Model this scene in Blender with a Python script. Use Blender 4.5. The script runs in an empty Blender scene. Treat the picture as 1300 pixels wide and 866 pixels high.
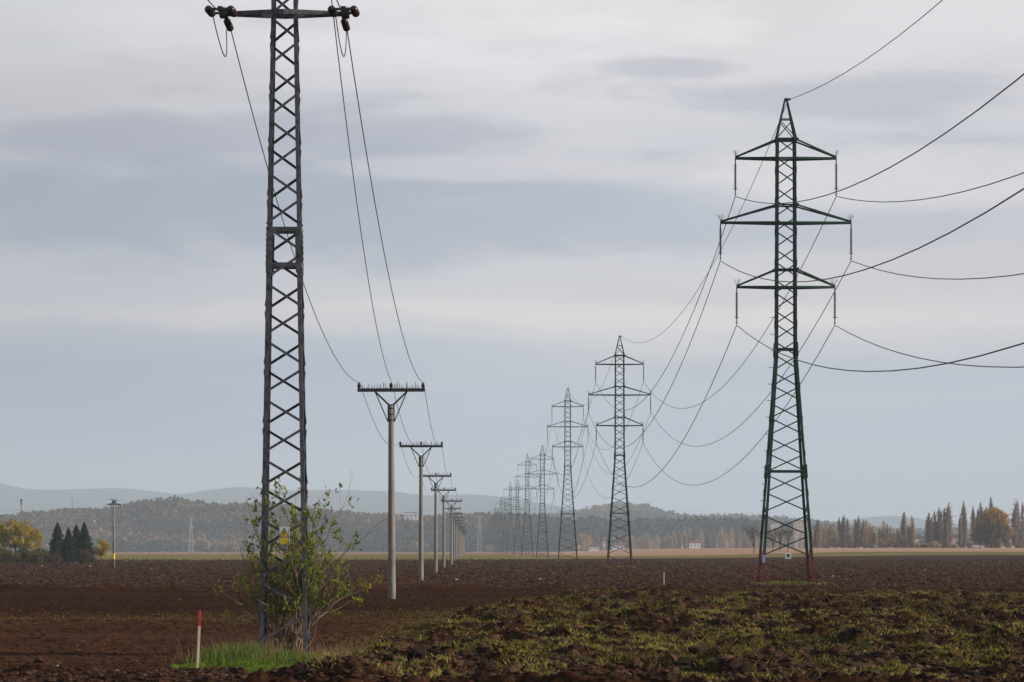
import bpy, bmesh, math, random
import numpy as np
from mathutils import Vector, Matrix

random.seed(7)
RNG = np.random.default_rng(11)
SC = bpy.context.scene
COL = SC.collection
F = 4490.0            # focal length in pixels of the 1300 px wide photograph
H = 2.14              # camera height
HY = 698.0            # row of the horizon

def at(x, y, d):      # a point seen at photo pixel x, y, at distance d*F metres
    return Vector(((x - 650) * d, d * F, H + (HY - y) * d))

# ------------------------------------------------------------------ camera
cam = bpy.data.cameras.new("camera")
camo = bpy.data.objects.new("camera", cam)
COL.objects.link(camo)
camo.location = (0, 0, H)
camo.rotation_euler = (math.radians(90), 0, 0)
cam.sensor_width = 36
cam.lens = 36 * F / 1300
cam.shift_y = (HY - 433) / 1300
cam.clip_start = 0.5
cam.clip_end = 60000
SC.camera = camo

# ------------------------------------------------------------------ light
SUN_AZ = math.radians(97)     # from the view direction towards the right
SUN_EL = math.radians(17)
sl = bpy.data.lights.new("sun", 'SUN')
sl.energy = 5.0
sl.angle = math.radians(1.0)
sl.color = (1.0, 0.87, 0.72)
so = bpy.data.objects.new("sun", sl)
COL.objects.link(so)
sd = Vector((math.sin(SUN_AZ) * math.cos(SUN_EL), math.cos(SUN_AZ) * math.cos(SUN_EL), math.sin(SUN_EL)))
so.rotation_euler = (-sd).to_track_quat('-Z', 'Y').to_euler()

SC.view_settings.view_transform = 'Standard'
SC.view_settings.look = 'None'
SC.view_settings.exposure = 0.10
SC.view_settings.gamma = 1
SC.view_settings.use_curve_mapping = False
SC.render.engine = 'CYCLES'
SC.cycles.max_bounces = 5
SC.cycles.diffuse_bounces = 2
SC.cycles.glossy_bounces = 2
SC.cycles.transmission_bounces = 2
SC.cycles.volume_bounces = 1
SC.cycles.caustics_reflective = False
SC.cycles.caustics_refractive = False
SC.cycles.use_denoising = True

class NT:
    """small node helper"""
    def __init__(s, tree):
        s.t = tree; s.n = tree.nodes; s.l = tree.links
    def new(s, typ, **kw):
        n = s.n.new(typ)
        for k, v in kw.items():
            setattr(n, k, v)
        return n
    def link(s, a, b): s.l.new(a, b)
    def val(s, sock, v):
        if isinstance(v, (int, float)): sock.default_value = v
        elif isinstance(v, tuple): sock.default_value = v if len(v) == len(sock.default_value) else v + (1,)
        else: s.link(v, sock)
    def math(s, op, a, b=0.0, c=None, clamp=False):
        n = s.new('ShaderNodeMath', operation=op); n.use_clamp = clamp
        s.val(n.inputs[0], a); s.val(n.inputs[1], b)
        if c is not None: s.val(n.inputs[2], c)
        return n.outputs[0]
    def mix(s, f, a, b, blend='MIX'):
        n = s.new('ShaderNodeMix', data_type='RGBA', blend_type=blend)
        s.val(n.inputs[0], f); s.val(n.inputs[6], a); s.val(n.inputs[7], b)
        return n.outputs[2]
    def noise(s, vec, scale, detail=4, rough=0.55, dist=0.0):
        n = s.new('ShaderNodeTexNoise')
        s.link(vec, n.inputs['Vector'])
        n.inputs['Scale'].default_value = scale
        n.inputs['Detail'].default_value = detail
        n.inputs['Roughness'].default_value = rough
        n.inputs['Distortion'].default_value = dist
        return n.outputs['Fac']
    def mapping(s, vec, scale=(1, 1, 1), loc=(0, 0, 0), rot=(0, 0, 0)):
        n = s.new('ShaderNodeMapping')
        s.link(vec, n.inputs[0])
        n.inputs['Scale'].default_value = scale
        n.inputs['Location'].default_value = loc
        n.inputs['Rotation'].default_value = rot
        return n.outputs[0]
    def ramp(s, f, stops):
        n = s.new('ShaderNodeValToRGB')
        s.link(f, n.inputs[0])
        e = n.color_ramp.elements
        while len(e) < len(stops): e.new(0.5)
        for i, (p, c) in enumerate(stops):
            e[i].position = p
            e[i].color = (c, c, c, 1) if isinstance(c, (int, float)) else tuple(c) + (1,)
        return n.outputs[0]
    def step(s, v, a, b):
        n = s.new('ShaderNodeMapRange'); n.interpolation_type = 'SMOOTHSTEP'
        s.val(n.inputs[0], v); n.inputs[1].default_value = a; n.inputs[2].default_value = b
        return n.outputs[0]

def srgb(r, g, b):
    f = lambda c: (c / 255 / 12.92) if c / 255 <= 0.04045 else ((c / 255 + 0.055) / 1.055) ** 2.4
    return (f(r), f(g), f(b))

# ------------------------------------------------------------------ sky
world = bpy.data.worlds.new("World")
SC.world = world
world.use_nodes = True
world.node_tree.nodes.clear()
W = NT(world.node_tree)
SKY_STRENGTH = 0.1
sky = W.new('ShaderNodeTexSky', sky_type='NISHITA')
sky.sun_disc = False
sky.sun_elevation = SUN_EL
sky.sun_rotation = SUN_AZ
sky.dust_density = 2.0
tc = W.new('ShaderNodeTexCoord').outputs['Generated']
sep = W.new('ShaderNodeSeparateXYZ'); W.link(tc, sep.inputs[0])
z = sep.outputs[2]
wob = W.noise(W.mapping(tc, (9, 9, 40)), 1.0, 3, 0.5)
zz = W.math('ADD', z, W.math('MULTIPLY', W.math('SUBTRACT', wob, 0.5), 0.024))
def cs(r, g, b):
    return tuple(c / SKY_STRENGTH for c in srgb(r, g, b))
base0 = W.ramp(W.math('MULTIPLY', zz, 3.3333), [
    (0.0, cs(200, 207, 222)), (0.06, cs(202, 207, 221)), (0.12, cs(188, 198, 213)), (0.16, cs(194, 200, 212)),
    (0.190, cs(204, 205, 212)), (0.214, cs(222, 219, 221)), (0.24, cs(214, 213, 217)), (0.29, cs(200, 203, 212)), (0.34, cs(196, 200, 210)),
    (0.385, cs(206, 208, 215)), (0.43, cs(222, 220, 224)), (0.48, cs(238, 236, 238)), (0.58, cs(236, 235, 238)), (0.75, cs(190, 192, 200))])
base = W.mix(W.step(z, 0.22, 0.75), base0, cs(118, 127, 146))  # upper sky, out of view, darkened to cut the ambient fill
# soft lit streaks and darker veils of the layered cloud
st1 = W.noise(W.mapping(tc, (11, 11, 55), (5.3, 0.9, 2.6), (0, math.radians(1.0), 0)), 1.0, 6, 0.55, 0.3)
st2 = W.noise(W.mapping(tc, (14, 14, 70), (7.3, 2.4, 0.7)), 1.0, 7, 0.62, 0.3)
big = W.noise(W.mapping(tc, (7, 7, 32), (1.7, 5.4, 4.4)), 1.0, 4, 0.5)
amp = W.math('MULTIPLY', W.step(z, 0.035, 0.07), 1.0)
lit = W.math('MULTIPLY', W.step(st1, 0.46, 0.70), W.math('MULTIPLY', amp, 0.62))
c1 = W.mix(lit, base, cs(222, 217, 219))
dk = W.math('MULTIPLY', W.step(st2, 0.47, 0.68), W.math('MULTIPLY', W.math('MULTIPLY', W.step(z, 0.07, 0.095), W.step(z, 0.15, 0.118)), 0.65))
c2 = W.mix(dk, c1, cs(168, 173, 188))
pk = W.math('MULTIPLY', W.step(big, 0.5, 0.66), W.math('MULTIPLY', W.step(z, 0.045, 0.065), 0.35))
c3 = W.mix(pk, c2, cs(205, 198, 202))
def bank(col, px, py, rx, ry, colour, amount, soft=1.5, w=1.9):
    u = W.math('DIVIDE', sep.outputs[0], W.math('MAXIMUM', sep.outputs[1], 0.05)); v = W.math('DIVIDE', z, W.math('MAXIMUM', sep.outputs[1], 0.05))
    a = W.math('POWER', W.math('ABSOLUTE', W.math('MULTIPLY', W.math('SUBTRACT', u, (px - 650) / F), F / rx)), 2.0)
    b = W.math('POWER', W.math('ABSOLUTE', W.math('MULTIPLY', W.math('SUBTRACT', v, (698 - py) / F), F / ry)), 2.0)
    nz = W.noise(W.mapping(tc, (22, 22, 85), (px * 0.01, py * 0.02, 1.3)), 1.0, 8, 0.62, 0.2)
    e = W.math('ADD', W.math('ADD', a, b), W.math('MULTIPLY', W.math('SUBTRACT', nz, 0.5), w * 2))
    front = W.step(sep.outputs[1], 0.0, 0.3)
    m = W.math('MULTIPLY', W.math('MULTIPLY', W.step(e, 1.0 + soft * 0.5, 1.0 - soft * 0.6), amount), front)
    return W.mix(m, col, colour)
c3 = bank(c3, 300, 180, 360, 34, cs(176, 180, 194), 0.75)
c3 = bank(c3, 330, 268, 520, 70, cs(169, 177, 193), 0.78)
c3 = bank(c3, 1120, 122, 190, 30, cs(186, 188, 199), 0.8)
c3 = bank(c3, 860, 86, 80, 13, cs(192, 192, 203), 0.8)
c3 = bank(c3, 980, 290, 280, 26, cs(184, 190, 203), 0.7)
c3 = bank(c3, 1130, 225, 260, 38, cs(229, 225, 226), 0.7)
c3 = bank(c3, 620, 214, 240, 16, cs(218, 214, 219), 0.6)
c3 = bank(c3, 600, 402, 520, 20, cs(230, 223, 223), 0.85)
c3 = bank(c3, 120, 365, 260, 22, cs(203, 203, 210), 0.5)
c3 = bank(c3, 230, 470, 420, 60, cs(172, 186, 203), 0.6, 2.0)
c3 = bank(c3, 1150, 475, 300, 22, cs(180, 190, 205), 0.55)
# vignette painted into the sky colour: dimmed towards the left
dens = W.step(sep.outputs[0], -0.17, 0.02)
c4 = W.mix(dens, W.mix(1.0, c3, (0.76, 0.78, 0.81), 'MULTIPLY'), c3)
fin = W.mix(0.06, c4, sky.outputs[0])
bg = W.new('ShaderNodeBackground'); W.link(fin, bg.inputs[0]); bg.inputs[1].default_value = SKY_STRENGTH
wo = W.new('ShaderNodeOutputWorld'); W.link(bg.outputs[0], wo.inputs[0])

# ------------------------------------------------------------------ materials
def mat(name, color, rough=0.8, vary=0.0, scale=3.0, metallic=0.0, bump=0.0, spec=0.3):
    m = bpy.data.materials.new(name); m.use_nodes = True
    t = NT(m.node_tree); p = t.n['Principled BSDF']
    p.inputs['Roughness'].default_value = rough
    p.inputs['Metallic'].default_value = metallic
    p.inputs['Specular IOR Level'].default_value = spec
    co = t.new('ShaderNodeTexCoord').outputs['Object']
    n = t.noise(co, scale, 5, 0.6)
    lo = tuple(c * (1 - vary) for c in color); hi = tuple(min(1, c * (1 + vary)) for c in color)
    t.link(t.ramp(n, [(0.3, lo), (0.7, hi)]), p.inputs['Base Color'])
    if bump:
        b = t.new('ShaderNodeBump'); b.inputs['Strength'].default_value = bump
        b.inputs['Distance'].default_value = 0.02
        t.link(t.noise(co, scale * 6, 4), b.inputs['Height']); t.link(b.outputs[0], p.inputs['Normal'])
    return m

def leafmat(name, stops, trans=0.3, rough=0.7):
    """foliage: colour by a per-leaf tint value"""
    m = bpy.data.materials.new(name); m.use_nodes = True
    t = NT(m.node_tree); p = t.n['Principled BSDF']
    p.inputs['Roughness'].default_value = rough
    p.inputs['Specular IOR Level'].default_value = 0.2
    a = t.new('ShaderNodeAttribute'); a.attribute_name = 'tint'
    c = t.ramp(a.outputs['Fac'], stops)
    t.link(c, p.inputs['Base Color'])
    tr = t.new('ShaderNodeBsdfTranslucent'); t.link(c, tr.inputs[0])
    mx = t.new('ShaderNodeMixShader'); mx.inputs[0].default_value = trans
    t.link(p.outputs[0], mx.inputs[1]); t.link(tr.outputs[0], mx.inputs[2])
    t.link(mx.outputs[0], t.n['Material Output'].inputs[0])
    return m

M = {}
M['steel'] = mat('weathered galvanised steel', (0.095, 0.098, 0.112), 0.6, 0.5, 9, 0.2, 0.3)
M['darksteel'] = mat('dark steel', (0.028, 0.030, 0.034), 0.55, 0.4, 6)
M['ceramic'] = mat('brown glazed porcelain', (0.035, 0.020, 0.016), 0.25, 0.3, 5, 0, 0, 0.6)
M['wire'] = mat('weathered aluminium conductor', (0.045, 0.045, 0.05), 0.6, 0.2, 2)
M['white'] = mat('white enamel', (0.75, 0.75, 0.76), 0.5, 0.06, 6)
M['yellow'] = mat('warning yellow enamel', (0.75, 0.52, 0.02), 0.5, 0.12, 20)
M['black'] = mat('black paint', (0.02, 0.02, 0.02), 0.6, 0.2, 8)
M['blue'] = mat('pale blue enamel', (0.28, 0.38, 0.60), 0.5, 0.1, 8)
M['red'] = mat('red marker paint', (0.30, 0.018, 0.016), 0.6, 0.2, 12)
M['wood'] = mat('pale weathered timber', (0.42, 0.34, 0.26), 0.8, 0.15, 12)
M['bark'] = mat('grey brown bark', (0.075, 0.058, 0.047), 0.9, 0.4, 3)
M['stem'] = mat('bush bark', (0.20, 0.145, 0.10), 0.85, 0.35, 9)
M['plaster'] = mat('cream plaster', (0.72, 0.66, 0.58), 0.8, 0.05, 0.2)
M['pinkplaster'] = mat('pink plaster', (0.66, 0.50, 0.44), 0.8, 0.05, 0.2)
M['roof'] = mat('dull red roof tile', (0.19, 0.085, 0.06), 0.8, 0.2, 0.5)
M['slate'] = mat('dark roof sheet', (0.06, 0.065, 0.08), 0.6, 0.2, 0.5)
M['glass'] = mat('window glass', (0.04, 0.05, 0.06), 0.15, 0.1, 0.5, 0, 0, 0.8)
M['carwhite'] = mat('white car paint', (0.7, 0.7, 0.7), 0.3, 0.03, 1)
M['cardark'] = mat('dark car paint', (0.03, 0.035, 0.05), 0.3, 0.03, 1)
M['tyre'] = mat('tyre rubber', (0.02, 0.02, 0.02), 0.9, 0.1, 3)
M['pale_steel'] = mat('pale galvanised steel', (0.44, 0.42, 0.41), 0.6, 0.15, 1)

def rusty(m, amount, col=(0.085, 0.042, 0.022)):
    t = NT(m.node_tree); p = t.n['Principled BSDF']; src = p.inputs['Base Color'].links[0].from_socket
    co = t.new('ShaderNodeTexCoord').outputs['Object']
    f = t.math('MULTIPLY', t.step(t.noise(t.mapping(co, (7, 7, 1.1)), 1.0, 6, 0.7), 0.54, 0.70), amount)
    t.link(t.mix(f, src, col), p.inputs['Base Color'])
    g = t.math('MULTIPLY', t.step(t.noise(t.mapping(co, (11, 11, 2.3), (4, 2, 7)), 1.0, 5, 0.65), 0.54, 0.72), amount * 0.7)
    src = p.inputs['Base Color'].links[0].from_socket
    t.link(t.mix(g, src, (0.15, 0.15, 0.16)), p.inputs['Base Color'])
rusty(M['steel'], 0.6); rusty(M['darksteel'], 0.35)
def concrete():
    m = bpy.data.materials.new('spun concrete'); m.use_nodes = True
    t = NT(m.node_tree); p = t.n['Principled BSDF']; p.inputs['Roughness'].default_value = 0.9
    co = t.new('ShaderNodeTexCoord').outputs['Object']
    a = t.noise(t.mapping(co, (6, 6, 0.9)), 1.0, 6, 0.65)
    c = t.ramp(a, [(0.25, (0.13, 0.12, 0.105)), (0.55, (0.22, 0.205, 0.18)), (0.8, (0.30, 0.28, 0.25))])
    s = t.new('ShaderNodeSeparateXYZ'); t.link(co, s.inputs[0])
    g = t.noise(t.mapping(co, (9, 9, 3)), 1.0, 4)
    low = t.math('MULTIPLY', t.step(s.outputs[2], 1.1, 0.1), t.step(g, 0.4, 0.65))
    c = t.mix(t.math('MULTIPLY', low, 0.6), c, (0.10, 0.08, 0.06))
    t.link(c, p.inputs['Base Color'])
    b = t.new('ShaderNodeBump'); b.inputs['Strength'].default_value = 0.3; b.inputs['Distance'].default_value = 0.01
    t.link(t.noise(co, 30, 3), b.inputs['Height']); t.link(b.outputs[0], p.inputs['Normal'])
    return m
M['concrete'] = concrete()

def pylon_paint():
    m = bpy.data.materials.new('green pylon paint over red primer'); m.use_nodes = True
    t = NT(m.node_tree); p = t.n['Principled BSDF']; p.inputs['Roughness'].default_value = 0.55
    p.inputs['Specular IOR Level'].default_value = 0.35
    co = t.new('ShaderNodeTexCoord').outputs['Object']
    s = t.new('ShaderNodeSeparateXYZ'); t.link(co, s.inputs[0])
    g = t.ramp(t.noise(co, 1.3, 5), [(0.3, (0.006, 0.030, 0.022)), (0.7, (0.012, 0.052, 0.034))])
    r = t.ramp(t.noise(co, 2.3, 5), [(0.3, (0.085, 0.012, 0.012)), (0.7, (0.16, 0.028, 0.022))])
    hz = t.math('ADD', s.outputs[2], t.math('MULTIPLY', t.noise(co, 1.1, 2), 0.5))
    c = t.mix(t.step(hz, 2.0, 2.25), r, g)
    t.link(c, p.inputs['Base Color'])
    return m
M['pylon'] = pylon_paint()

# ------------------------------------------------------------------ mesh helpers
class MB:
    def __init__(s): s.v = []; s.f = []
    def box6(s, P):
        n = len(s.v); s.v += [tuple(p) for p in P]
        s.f += [tuple(n + i for i in q) for q in ((0, 3, 2, 1), (4, 5, 6, 7), (0, 1, 5, 4), (1, 2, 6, 5), (2, 3, 7, 6), (3, 0, 4, 7))]
    def box(s, c, size):
        x, y, z = c; a, b, d = (q / 2 for q in size)
        s.box6([(x - a, y - b, z - d), (x + a, y - b, z - d), (x + a, y + b, z - d), (x - a, y + b, z - d),
                (x - a, y - b, z + d), (x + a, y - b, z + d), (x + a, y + b, z + d), (x - a, y + b, z + d)])
    def bar(s, a, b, w, h=None, side=None):
        a = Vector(a); b = Vector(b); h = h or w
        d = (b - a).normalized()
        u = Vector(side) if side is not None else (Vector((0, 1, 0)) if abs(d.y) < 0.9 else Vector((1, 0, 0)))
        u = (u - d * u.dot(d)).normalized(); v = d.cross(u)
        u = u * (h / 2); v = v * (w / 2)
        s.box6([a - u - v, a + u - v, a + u + v, a - u + v, b - u - v, b + u - v, b + u + v, b - u + v])
    def angle(s, a, b, w, t, u, v):
        """L section from a to b: heel on the line, flanges along u and v"""
        a = Vector(a); b = Vector(b); u = Vector(u); v = Vector(v)
        prof = [Vector((0, 0, 0)), u * w, u * w + v * t, u * t + v * t, u * t + v * w, v * w]
        n = len(s.v)
        s.v += [tuple(a + p) for p in prof] + [tuple(b + p) for p in prof]
        for i in range(6):
            j = (i + 1) % 6; s.f.append((n + i, n + j, n + 6 + j, n + 6 + i))
        s.f.append(tuple(n + i for i in (0, 5, 4, 3, 2, 1))); s.f.append(tuple(n + 6 + i for i in range(6)))
    def tube(s, pts, rad, k=8, cap=True):
        pts = [Vector(p) for p in pts]
        if not isinstance(rad, (list, tuple)): rad = [rad] * len(pts)
        n = len(s.v)
        ref = None
        for i, p in enumerate(pts):
            d = (pts[min(i + 1, len(pts) - 1)] - pts[max(i - 1, 0)]).normalized()
            if ref is None: ref = Vector((0, 0, 1)) if abs(d.z) < 0.9 else Vector((1, 0, 0))
            u = (ref - d * ref.dot(d)).normalized(); v = d.cross(u); ref = u
            for j in range(k):
                q = 2 * math.pi * j / k
                s.v.append(tuple(p + (u * math.cos(q) + v * math.sin(q)) * rad[i]))
        for i in range(len(pts) - 1):
            for j in range(k):
                a = n + i * k + j; b = n + i * k + (j + 1) % k
                s.f.append((a, b, b + k, a + k))
        if cap:
            s.f.append(tuple(n + j for j in reversed(range(k))))
            s.f.append(tuple(n + (len(pts) - 1) * k + j for j in range(k)))
    def poly(s, pts, th, nrm):
        nrm = Vector(nrm) * th; n = len(s.v); k = len(pts)
        s.v += [tuple(Vector(p)) for p in pts] + [tuple(Vector(p) + nrm) for p in pts]
        s.f.append(tuple(n + i for i in range(k))); s.f.append(tuple(n + k + i for i in reversed(range(k))))
        for i in range(k):
            j = (i + 1) % k; s.f.append((n + i, n + k + i, n + k + j, n + j))
    def build(s, name, material, parent=None, smooth=False):
        me = bpy.data.meshes.new(name); me.from_pydata(s.v, [], s.f); me.update()
        bm = bmesh.new(); bm.from_mesh(me); bmesh.ops.recalc_face_normals(bm, faces=bm.faces); bm.to_mesh(me); bm.free()
        if smooth: me.polygons.foreach_set('use_smooth', [True] * len(me.polygons))
        me.materials.append(material)
        o = bpy.data.objects.new(name, me); COL.objects.link(o)
        if parent is not None: o.parent = parent
        return o

def npmesh(name, V, Fc, material, parent=None, smooth=False, tint=None):
    """fast mesh from numpy arrays; all faces with the same number of corners"""
    me = bpy.data.meshes.new(name)
    k = Fc.shape[1]
    me.vertices.add(len(V)); me.vertices.foreach_set('co', V.astype(np.float32).ravel())
    me.loops.add(Fc.size); me.loops.foreach_set('vertex_index', Fc.astype(np.int32).ravel())
    me.polygons.add(len(Fc)); me.polygons.foreach_set('loop_start', np.arange(0, Fc.size, k, dtype=np.int32))
    try: me.polygons.foreach_set('loop_total', np.full(len(Fc), k, dtype=np.int32))
    except Exception: pass
    me.polygons.foreach_set('use_smooth', np.full(len(Fc), smooth, dtype=bool))
    if tint is not None:
        a = me.attributes.new('tint', 'FLOAT', 'POINT'); a.data.foreach_set('value', tint.astype(np.float32))
    me.update(calc_edges=True)
    me.materials.append(material)
    o = bpy.data.objects.new(name, me); COL.objects.link(o)
    if parent is not None: o.parent = parent
    return o

def tag(o, label=None, cat=None, group=None, kind=None):
    if label: o['label'] = label
    if cat: o['category'] = cat
    if group: o['group'] = group
    if kind: o['kind'] = kind
    return o
def empty(name, loc=(0, 0, 0), rz=0):
    o = bpy.data.objects.new(name, None); COL.objects.link(o)
    o.location = loc; o.rotation_euler = (0, 0, rz); o.empty_display_size = 0.3
    return o
def copy_tree(o, parent=None):
    c = o.copy(); COL.objects.link(c); c.parent = parent
    for ch in [x for x in ALLCH.get(o.name, [])]:
        copy_tree(ch, c)
    return c
ALLCH = {}
def index_children():
    ALLCH.clear()
    for o in bpy.data.objects:
        if o.parent: ALLCH.setdefault(o.parent.name, []).append(o)

ORD = ['nearest', 'second', 'third', 'fourth', 'fifth', 'sixth', 'seventh', 'eighth', 'ninth', 'tenth', 'eleventh',
       'twelfth', 'thirteenth', 'fourteenth', 'fifteenth', 'sixteenth', 'seventeenth', 'eighteenth', 'nineteenth', 'twentieth',
       'twenty-first', 'twenty-second', 'twenty-third', 'twenty-fourth', 'twenty-fifth', 'twenty-sixth', 'twenty-seventh',
       'twenty-eighth', 'twenty-ninth', 'thirtieth']
def nth(i): return 'first' if i == 0 else (ORD[i] if i < len(ORD) else '%dth' % (i + 1))

# ------------------------------------------------------------------ noise in numpy
def vnoise(x, y, seed=0):
    xi = np.floor(x).astype(np.int64); yi = np.floor(y).astype(np.int64)
    fx = x - xi; fy = y - yi
    u = fx * fx * (3 - 2 * fx); v = fy * fy * (3 - 2 * fy)
    def h(a, b):
        n = (a * 374761393 + b * 668265263 + seed * 1442695041) & 0xFFFFFFFF
        n = ((n ^ (n >> 13)) * 1274126177) & 0xFFFFFFFF
        n = (n ^ (n >> 16)) & 0xFFFF
        return n.astype(np.float32) / 65535.0
    return ((h(xi, yi) * (1 - u) + h(xi + 1, yi) * u) * (1 - v) + (h(xi, yi + 1) * (1 - u) + h(xi + 1, yi + 1) * u) * v)
def sstep(a, b, x):
    t = np.clip((x - a) / (b - a), 0, 1); return t * t * (3 - 2 * t)

BX = ([45, 52, 59, 87, 110, 143, 192, 230, 300], [-4.2, -3.4, -2.8, -1.75, -0.4, 2.2, 6.4, 12, 24])
def rough_mask(X, D):
    edge = np.interp(D, *BX) + (vnoise(D * 0.55, X * 0.3, 5) - 0.5) * 1.2
    r = sstep(-0.35, 0.35, X - edge) * (1 - 0.75 * sstep(135, 215, D)) * (1 - sstep(230, 420, D) * 0.8)
    f = sstep(61.0, 60.0, D + (vnoise(X * 0.8, D * 0.2, 9) - 0.5) * 2.0 + 2.2 * np.exp(-((X + 3.9) / 1.5) ** 2))
    return np.clip(np.maximum(r, f * 0.5), 0, 1)
def ground_z(X, D, fine=True):
    R = rough_mask(X, D)
    z = np.zeros_like(X)
    z += (vnoise(X / 14, D / 14, 1) - 0.5) * 0.16 * sstep(1500, 300, D)
    if fine:
        a = vnoise(X / 0.62 + 3, D / 0.75, 21); b = vnoise(X / 0.27, D / 0.30, 22); c = vnoise(X / 0.13, D / 0.14, 23)
        bil = 1 - np.abs(2 * a - 1); bil2 = 1 - np.abs(2 * b - 1)
        e = vnoise(X / 1.7, D / 1.9, 24)
        f = vnoise(X / 0.068, D / 0.075, 25); bil3 = np.abs(2 * c - 1); bil4 = np.abs(2 * vnoise(X / 0.21 + 9, D / 0.23, 26) - 1)
        z += R * (np.maximum(0, bil - 0.25) ** 1.2 * 0.22 + (bil2 ** 1.3) * 0.10 + bil4 * 0.07 - bil3 * 0.05 + f * 0.03 + (e - 0.4) * 0.20)
        lump = np.maximum(0, vnoise(X / 1.15 + 5, D / 1.3, 27) - 0.62) * R * sstep(300, 100, D); z += lump * 0.75
        far = sstep(150, 260, D) * sstep(1100, 600, D)
        z += far * (vnoise(X / 0.9, D / 1.4, 28) - 0.5) * 0.13
        z += (1 - R) * ((b - 0.5) * 0.030 + (c - 0.5) * 0.035 + (a - 0.5) * 0.03) * sstep(700, 200, D)
        # old furrow lips across the harrowed ground
        for D0, amp, w, x1 in ((80.7, 0.10, 0.35, -9.0), (184, 0.22, 1.2, 3.0), (101, 0.05, 0.4, -4.0), (67.5, 0.05, 0.3, -7)):
            Dl = D0 + (vnoise(X / 6, X * 0, 31) - 0.5) * 2.4
            g = np.exp(-((D - Dl) / w) ** 2) * sstep(x1 + 1.5, x1 - 1.5, X)
            z += amp * g * (0.5 + vnoise(X / 0.9, D / 0.9, 33))
    # wide windrow along the edge of the rough ploughing
    edge = np.interp(D, *BX)
    z += 0.10 * np.exp(-((X - edge - 0.7) / 0.9) ** 2) * sstep(260, 120, D)
    # the ground lifts a little far away on the right
    z += 3.0 * sstep(550, 1650, D) * sstep(30, 120, X)
    # a low grassed mound under the lattice mast, and under the first pylon
    z += 0.03 * np.exp(-(((X + 4.75) / 2.1) ** 2 + ((D - 70) / 9) ** 2))
    return z
def gz(x, y): return float(ground_z(np.array([float(x)]), np.array([float(y)]))[0])

# ------------------------------------------------------------------ ground: one sheet to the horizon
def soil_material():
    m = bpy.data.materials.new('ploughed soil and stubble'); m.use_nodes = True
    t = NT(m.node_tree); p = t.n['Principled BSDF']
    p.inputs['Roughness'].default_value = 1.0; p.inputs['Specular IOR Level'].default_value = 0.0
    co = t.new('ShaderNodeTexCoord').outputs['Object']
    zn = t.new('ShaderNodeAttribute'); zn.attribute_name = 'zone'
    s = t.new('ShaderNodeSeparateColor'); t.link(zn.outputs['Color'], s.inputs[0])
    grass, tan, dark_soil = s.outputs[0], s.outputs[1], s.outputs[2]
    n1 = t.noise(co, 3.2, 8, 0.70); n2 = t.noise(co, 0.22, 5, 0.6); n3 = t.noise(t.mapping(co, (0.25, 1.0, 1)), 0.05, 5, 0.6)
    n4 = t.noise(co, 13, 4, 0.7); n5 = t.noise(co, 0.9, 6, 0.75)
    soil = t.ramp(n1, [(0.30, (0.016, 0.0085, 0.0055)), (0.5, (0.064, 0.0300, 0.0160)), (0.68, (0.118, 0.060, 0.034)), (0.8, (0.16, 0.095, 0.066))])
    soil = t.mix(t.math('MULTIPLY', t.step(n2, 0.35, 0.7), 0.35), soil, (0.10, 0.050, 0.032))
    soil = t.mix(t.math('MULTIPLY', t.step(n5, 0.54, 0.66), 0.5), soil, (0.15, 0.075, 0.048))
    soil = t.mix(t.math('MULTIPLY', t.step(n5, 0.46, 0.36), 0.6), soil, (0.014, 0.007, 0.005))
    bandn = t.noise(t.mapping(co, (0.012, 0.09, 1)), 1.0, 5, 0.6)
    soil = t.mix(t.math('MULTIPLY', t.step(bandn, 0.44, 0.64), 0.38), soil, (0.115, 0.064, 0.042))
    straw = t.math('MULTIPLY', t.step(n4, 0.62, 0.72), t.step(n1, 0.42, 0.55))
    soil = t.mix(t.math('MULTIPLY', straw, 0.55), soil, (0.26, 0.18, 0.11))
    soil = t.mix(t.math('MULTIPLY', dark_soil, 0.62), soil, t.mix(1.0, soil, (0.30, 0.28, 0.30), 'MULTIPLY'))
    gcol = t.ramp(n1, [(0.3, (0.045, 0.040, 0.018)), (0.6, (0.14, 0.125, 0.042)), (0.75, (0.21, 0.18, 0.065))])
    far_ = t.step(grass, 0.85, 0.98)
    gm = t.math('MULTIPLY', grass, t.step(t.math('ADD', t.noise(co, 1.4, 6, 0.7), t.math('MULTIPLY', grass, 0.06)), 0.53, 0.64))
    c = t.mix(t.math('MULTIPLY', gm, t.math('ADD', 0.15, t.math('MULTIPLY', far_, 0.85))), soil, gcol)
    tcol = t.ramp(n3, [(0.3, (0.36, 0.20, 0.12)), (0.5, (0.47, 0.285, 0.18)), (0.7, (0.52, 0.35, 0.22))])
    c = t.mix(t.math('MULTIPLY', far_, t.math('ADD', 0.25, t.step(n3, 0.35, 0.6))), c, (0.24, 0.21, 0.075))
    c = t.mix(tan, c, tcol)
    t.link(c, p.inputs['Base Color'])
    b = t.new('ShaderNodeBump'); b.inputs['Strength'].default_value = 1.0; b.inputs['Distance'].default_value = 0.09
    t.link(t.noise(co, 7, 7, 0.72), b.inputs['Height'])
    t.link(b.outputs[0], p.inputs['Normal'])
    return m
M['soil'] = soil_material()

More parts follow.
